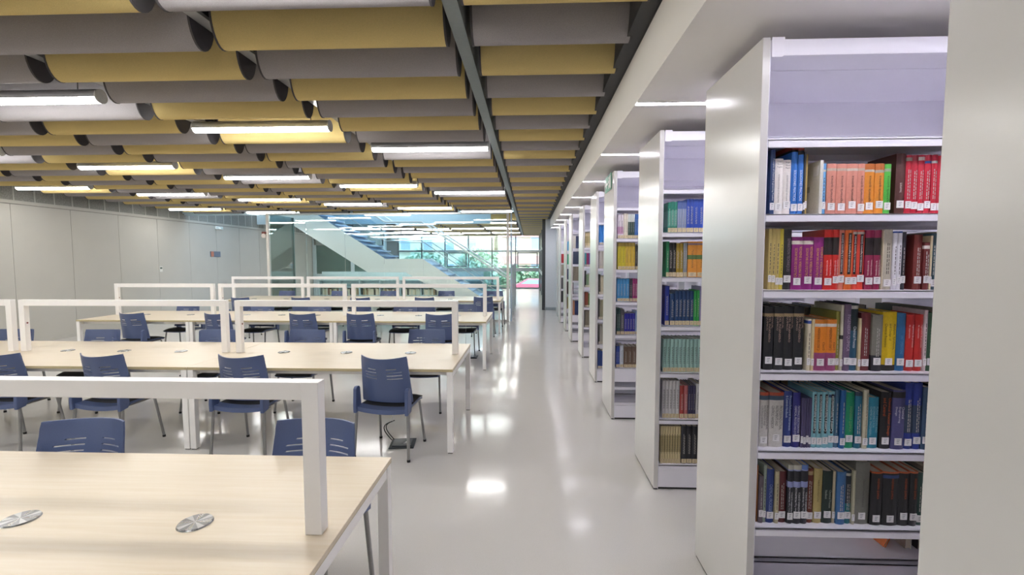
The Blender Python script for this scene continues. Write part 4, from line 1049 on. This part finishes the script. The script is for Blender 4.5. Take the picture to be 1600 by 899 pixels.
for row, (z, pal, xe) in enumerate([(.28, LC, -2.4), (.58 - .58 + .06, LC2, -2.4)]):
    x = -8.14
    while x < xe:
        wd = .072; c, nm = rr.choice(pal); h_ = rr.choice((.17, .19)) if row else rr.choice((.22, .24, .26))
        if abs(((x + 8.2) % .8)) < .09 or ((x + 8.2 + wd) % .8) < .09: x += .03; continue
        rest_book(wd - .004, .18, h_, c, (x + wd / 2, BY + .04, z + .0005)); x += wd
tag(REST.build('shelved_books'), 'remaining rows of small distant or hidden books on the bookcases', 'books', kind='stuff')

# ================================================================== OUTSIDE
struct(MB().box(-60, 60, 26.6, 90, -1.6, -1.45, mat('#9a9a98', .9, scale=2)), 'ground')
struct(MB().box(-60, 60, 26.12, 30.5, -1.45, -1.4, mat('#b5b2aa', .9, scale=2)), 'pavement')
def building(x0, x1, y, h, wall, trimc, lab, pink=None):
    o = empty('apartment_building', ((x0 + x1) / 2, y, -1.45)); hw = (x1 - x0) / 2
    MB().box(-hw, hw, 0, 8, 0, h, mat(wall, .8, scale=1)).build('facade', o)
    if pink:
        for z in (3.0, 6.0, 9.0, 12.0):
            if z < h: MB().box(-hw, hw, -.25, 0, z - .45, z + .45, mat(pink, .8, scale=1)).build('band', o)
    n = int(2 * hw / 2.6)
    for i in range(n):
        for z in (1.2, 4.2, 7.2, 10.2):
            if z + 1.4 < h:
                x = -hw + 1.3 + i * 2.6
                f = MB().box(x - .62, x + .62, -.06, 0, z - .06, z + 1.36, mat('#e4e6e8', .5)).build('window', o)
                MB().box(x - .55, x + .55, -.08, -.055, z, z + 1.3, mat('#9fb4c4', .2, spec=.8)).build('window_glass', f)  # flat blue-grey pane colour stands in for the reflected sky
                MB().box(x - .75, x + .75, -.5, 0, z - .2, z - .1, mat(trimc, .6)).build('balcony', o)
    MB().box(-hw - .2, hw + .2, -.3, 8, h, h + .3, mat(trimc, .7)).build('roof_edge', o)
    tag(o, lab, 'building', 'buildings across the street')
building(-3.2, 6.5, 52, 14, '#e8dfca', '#dcdcd6', 'cream apartment block with pink bands across the street', '#d9a9a4')
building(-16, -4.2, 54, 13, '#e3dcc0', '#c9c9c0', 'pale yellow apartment block beyond the trees')
building(-32, -17, 56, 12, '#d8dcdc', '#b9c4cc', 'light grey apartment block seen past the stair landing')
building(8, 24, 55, 14, '#d9c4b4', '#dcdcd6', 'beige apartment block behind the side glazing', '#d9a9a4')
def tree(x, y, h, r, lab, seed):
    q = random.Random(seed); o = empty('street_tree', (x, y, -1.45))
    MB().tube([(0, 0, 0), (.05, 0, h * .5), (0, .05, h * .75)], .16, mat('#5a5048', .9), 8, .07).build('trunk', o, smooth=True)
    vs, fs = [], []
    for i in range(900):
        a, b = q.uniform(0, 2 * PI), math.acos(q.uniform(-1, 1)); d = r * q.uniform(.55, 1) * (1 + .15 * math.sin(3 * a) * math.sin(2 * b))
        c = Vector((d * math.sin(b) * math.cos(a), d * math.sin(b) * math.sin(a), h * .7 + d * .8 * math.cos(b)))
        s = q.uniform(.18, .34); t1 = Vector((q.gauss(0, 1), q.gauss(0, 1), q.gauss(0, 1))).normalized(); t2 = t1.cross(Vector((q.gauss(0, 1), q.gauss(0, 1), q.gauss(0, 1)))).normalized()
        k = len(vs); vs += [c - t1 * s, c + t2 * s * .6, c + t1 * s, c - t2 * s * .6]; fs.append((k, k + 1, k + 2, k + 3))
    MB().add(vs, fs, mat('#bcd2bc', .8, noise=.12, scale=6)).build('crown', o)
    tag(o, lab, 'tree', 'trees in the street')
tree(-4.0, 36, 3.6, 1.9, 'round green street tree seen beside the partition end post', 1)
tree(-8.4, 36, 3.4, 1.7, 'green street tree behind the stair hand rail', 2)
tree(-13.0, 37, 3.2, 1.5, 'small street tree beyond the stair landing', 4)
hd = MB(); q = random.Random(8); vs, fs = [], []
for i in range(3800):
    c = Vector((q.uniform(-9, 9), q.uniform(45.0, 46.2), q.uniform(-1.4, .75 + .2 * math.sin(i)))); s = q.uniform(.15, .3)
    t1 = Vector((q.gauss(0, 1), q.gauss(0, 1), q.gauss(0, 1))).normalized(); t2 = t1.cross(Vector((0, 0, 1)) + t1 * .1).normalized()
    k = len(vs); vs += [c - t1 * s, c + t2 * s, c + t1 * s, c - t2 * s]; fs.append((k, k + 1, k + 2, k + 3))
tag(hd.add(vs, fs, mat('#98ba9c', .8, noise=.2, scale=5)).build('hedge'), 'clipped green hedge across the street behind the red car', 'hedge', kind='stuff')
# the parked car
ca = empty('car', (.7, 40, -1.45)); CR = mat('#c4607a', .25, .1, coat=.6)
body = [(-2.1, .35), (2.1, .35), (2.15, .62), (2.05, .82), (1.25, .95), (.55, 1.38), (-.9, 1.42), (-1.75, .98), (-2.12, .9)]
MB().prism(body, -.85, .85, 'y', CR).build('body', ca, bevel=.06)
MB().prism([(1.05, .96), (.5, 1.31), (-.85, 1.35), (-1.5, .98)], -.86, .86, 'y', mat('#8fa3b4', .1, spec=.8)).build('side_window', ca)
for x in (-1.35, 1.35):
    for s in (-1, 1):
        wv = MB().tube([(x, s * .7, .31), (x, s * .88, .31)], .31, BLACK, 24).build('wheel', ca, smooth=True)
        MB().tube([(x, s * .87, .31), (x, s * .895, .31)], .19, STEEL, 16).build('hub_cap', wv, smooth=True)
for x in (2.08, -2.1): MB().box(x - .05, x + .05, -.75, .75, .62, .76, mat('#d9d0c8', .3)).build('light_cluster', ca)
tag(ca, 'red car parked in the street beyond the corridor window', 'car')
bpy.context.view_layer.update()
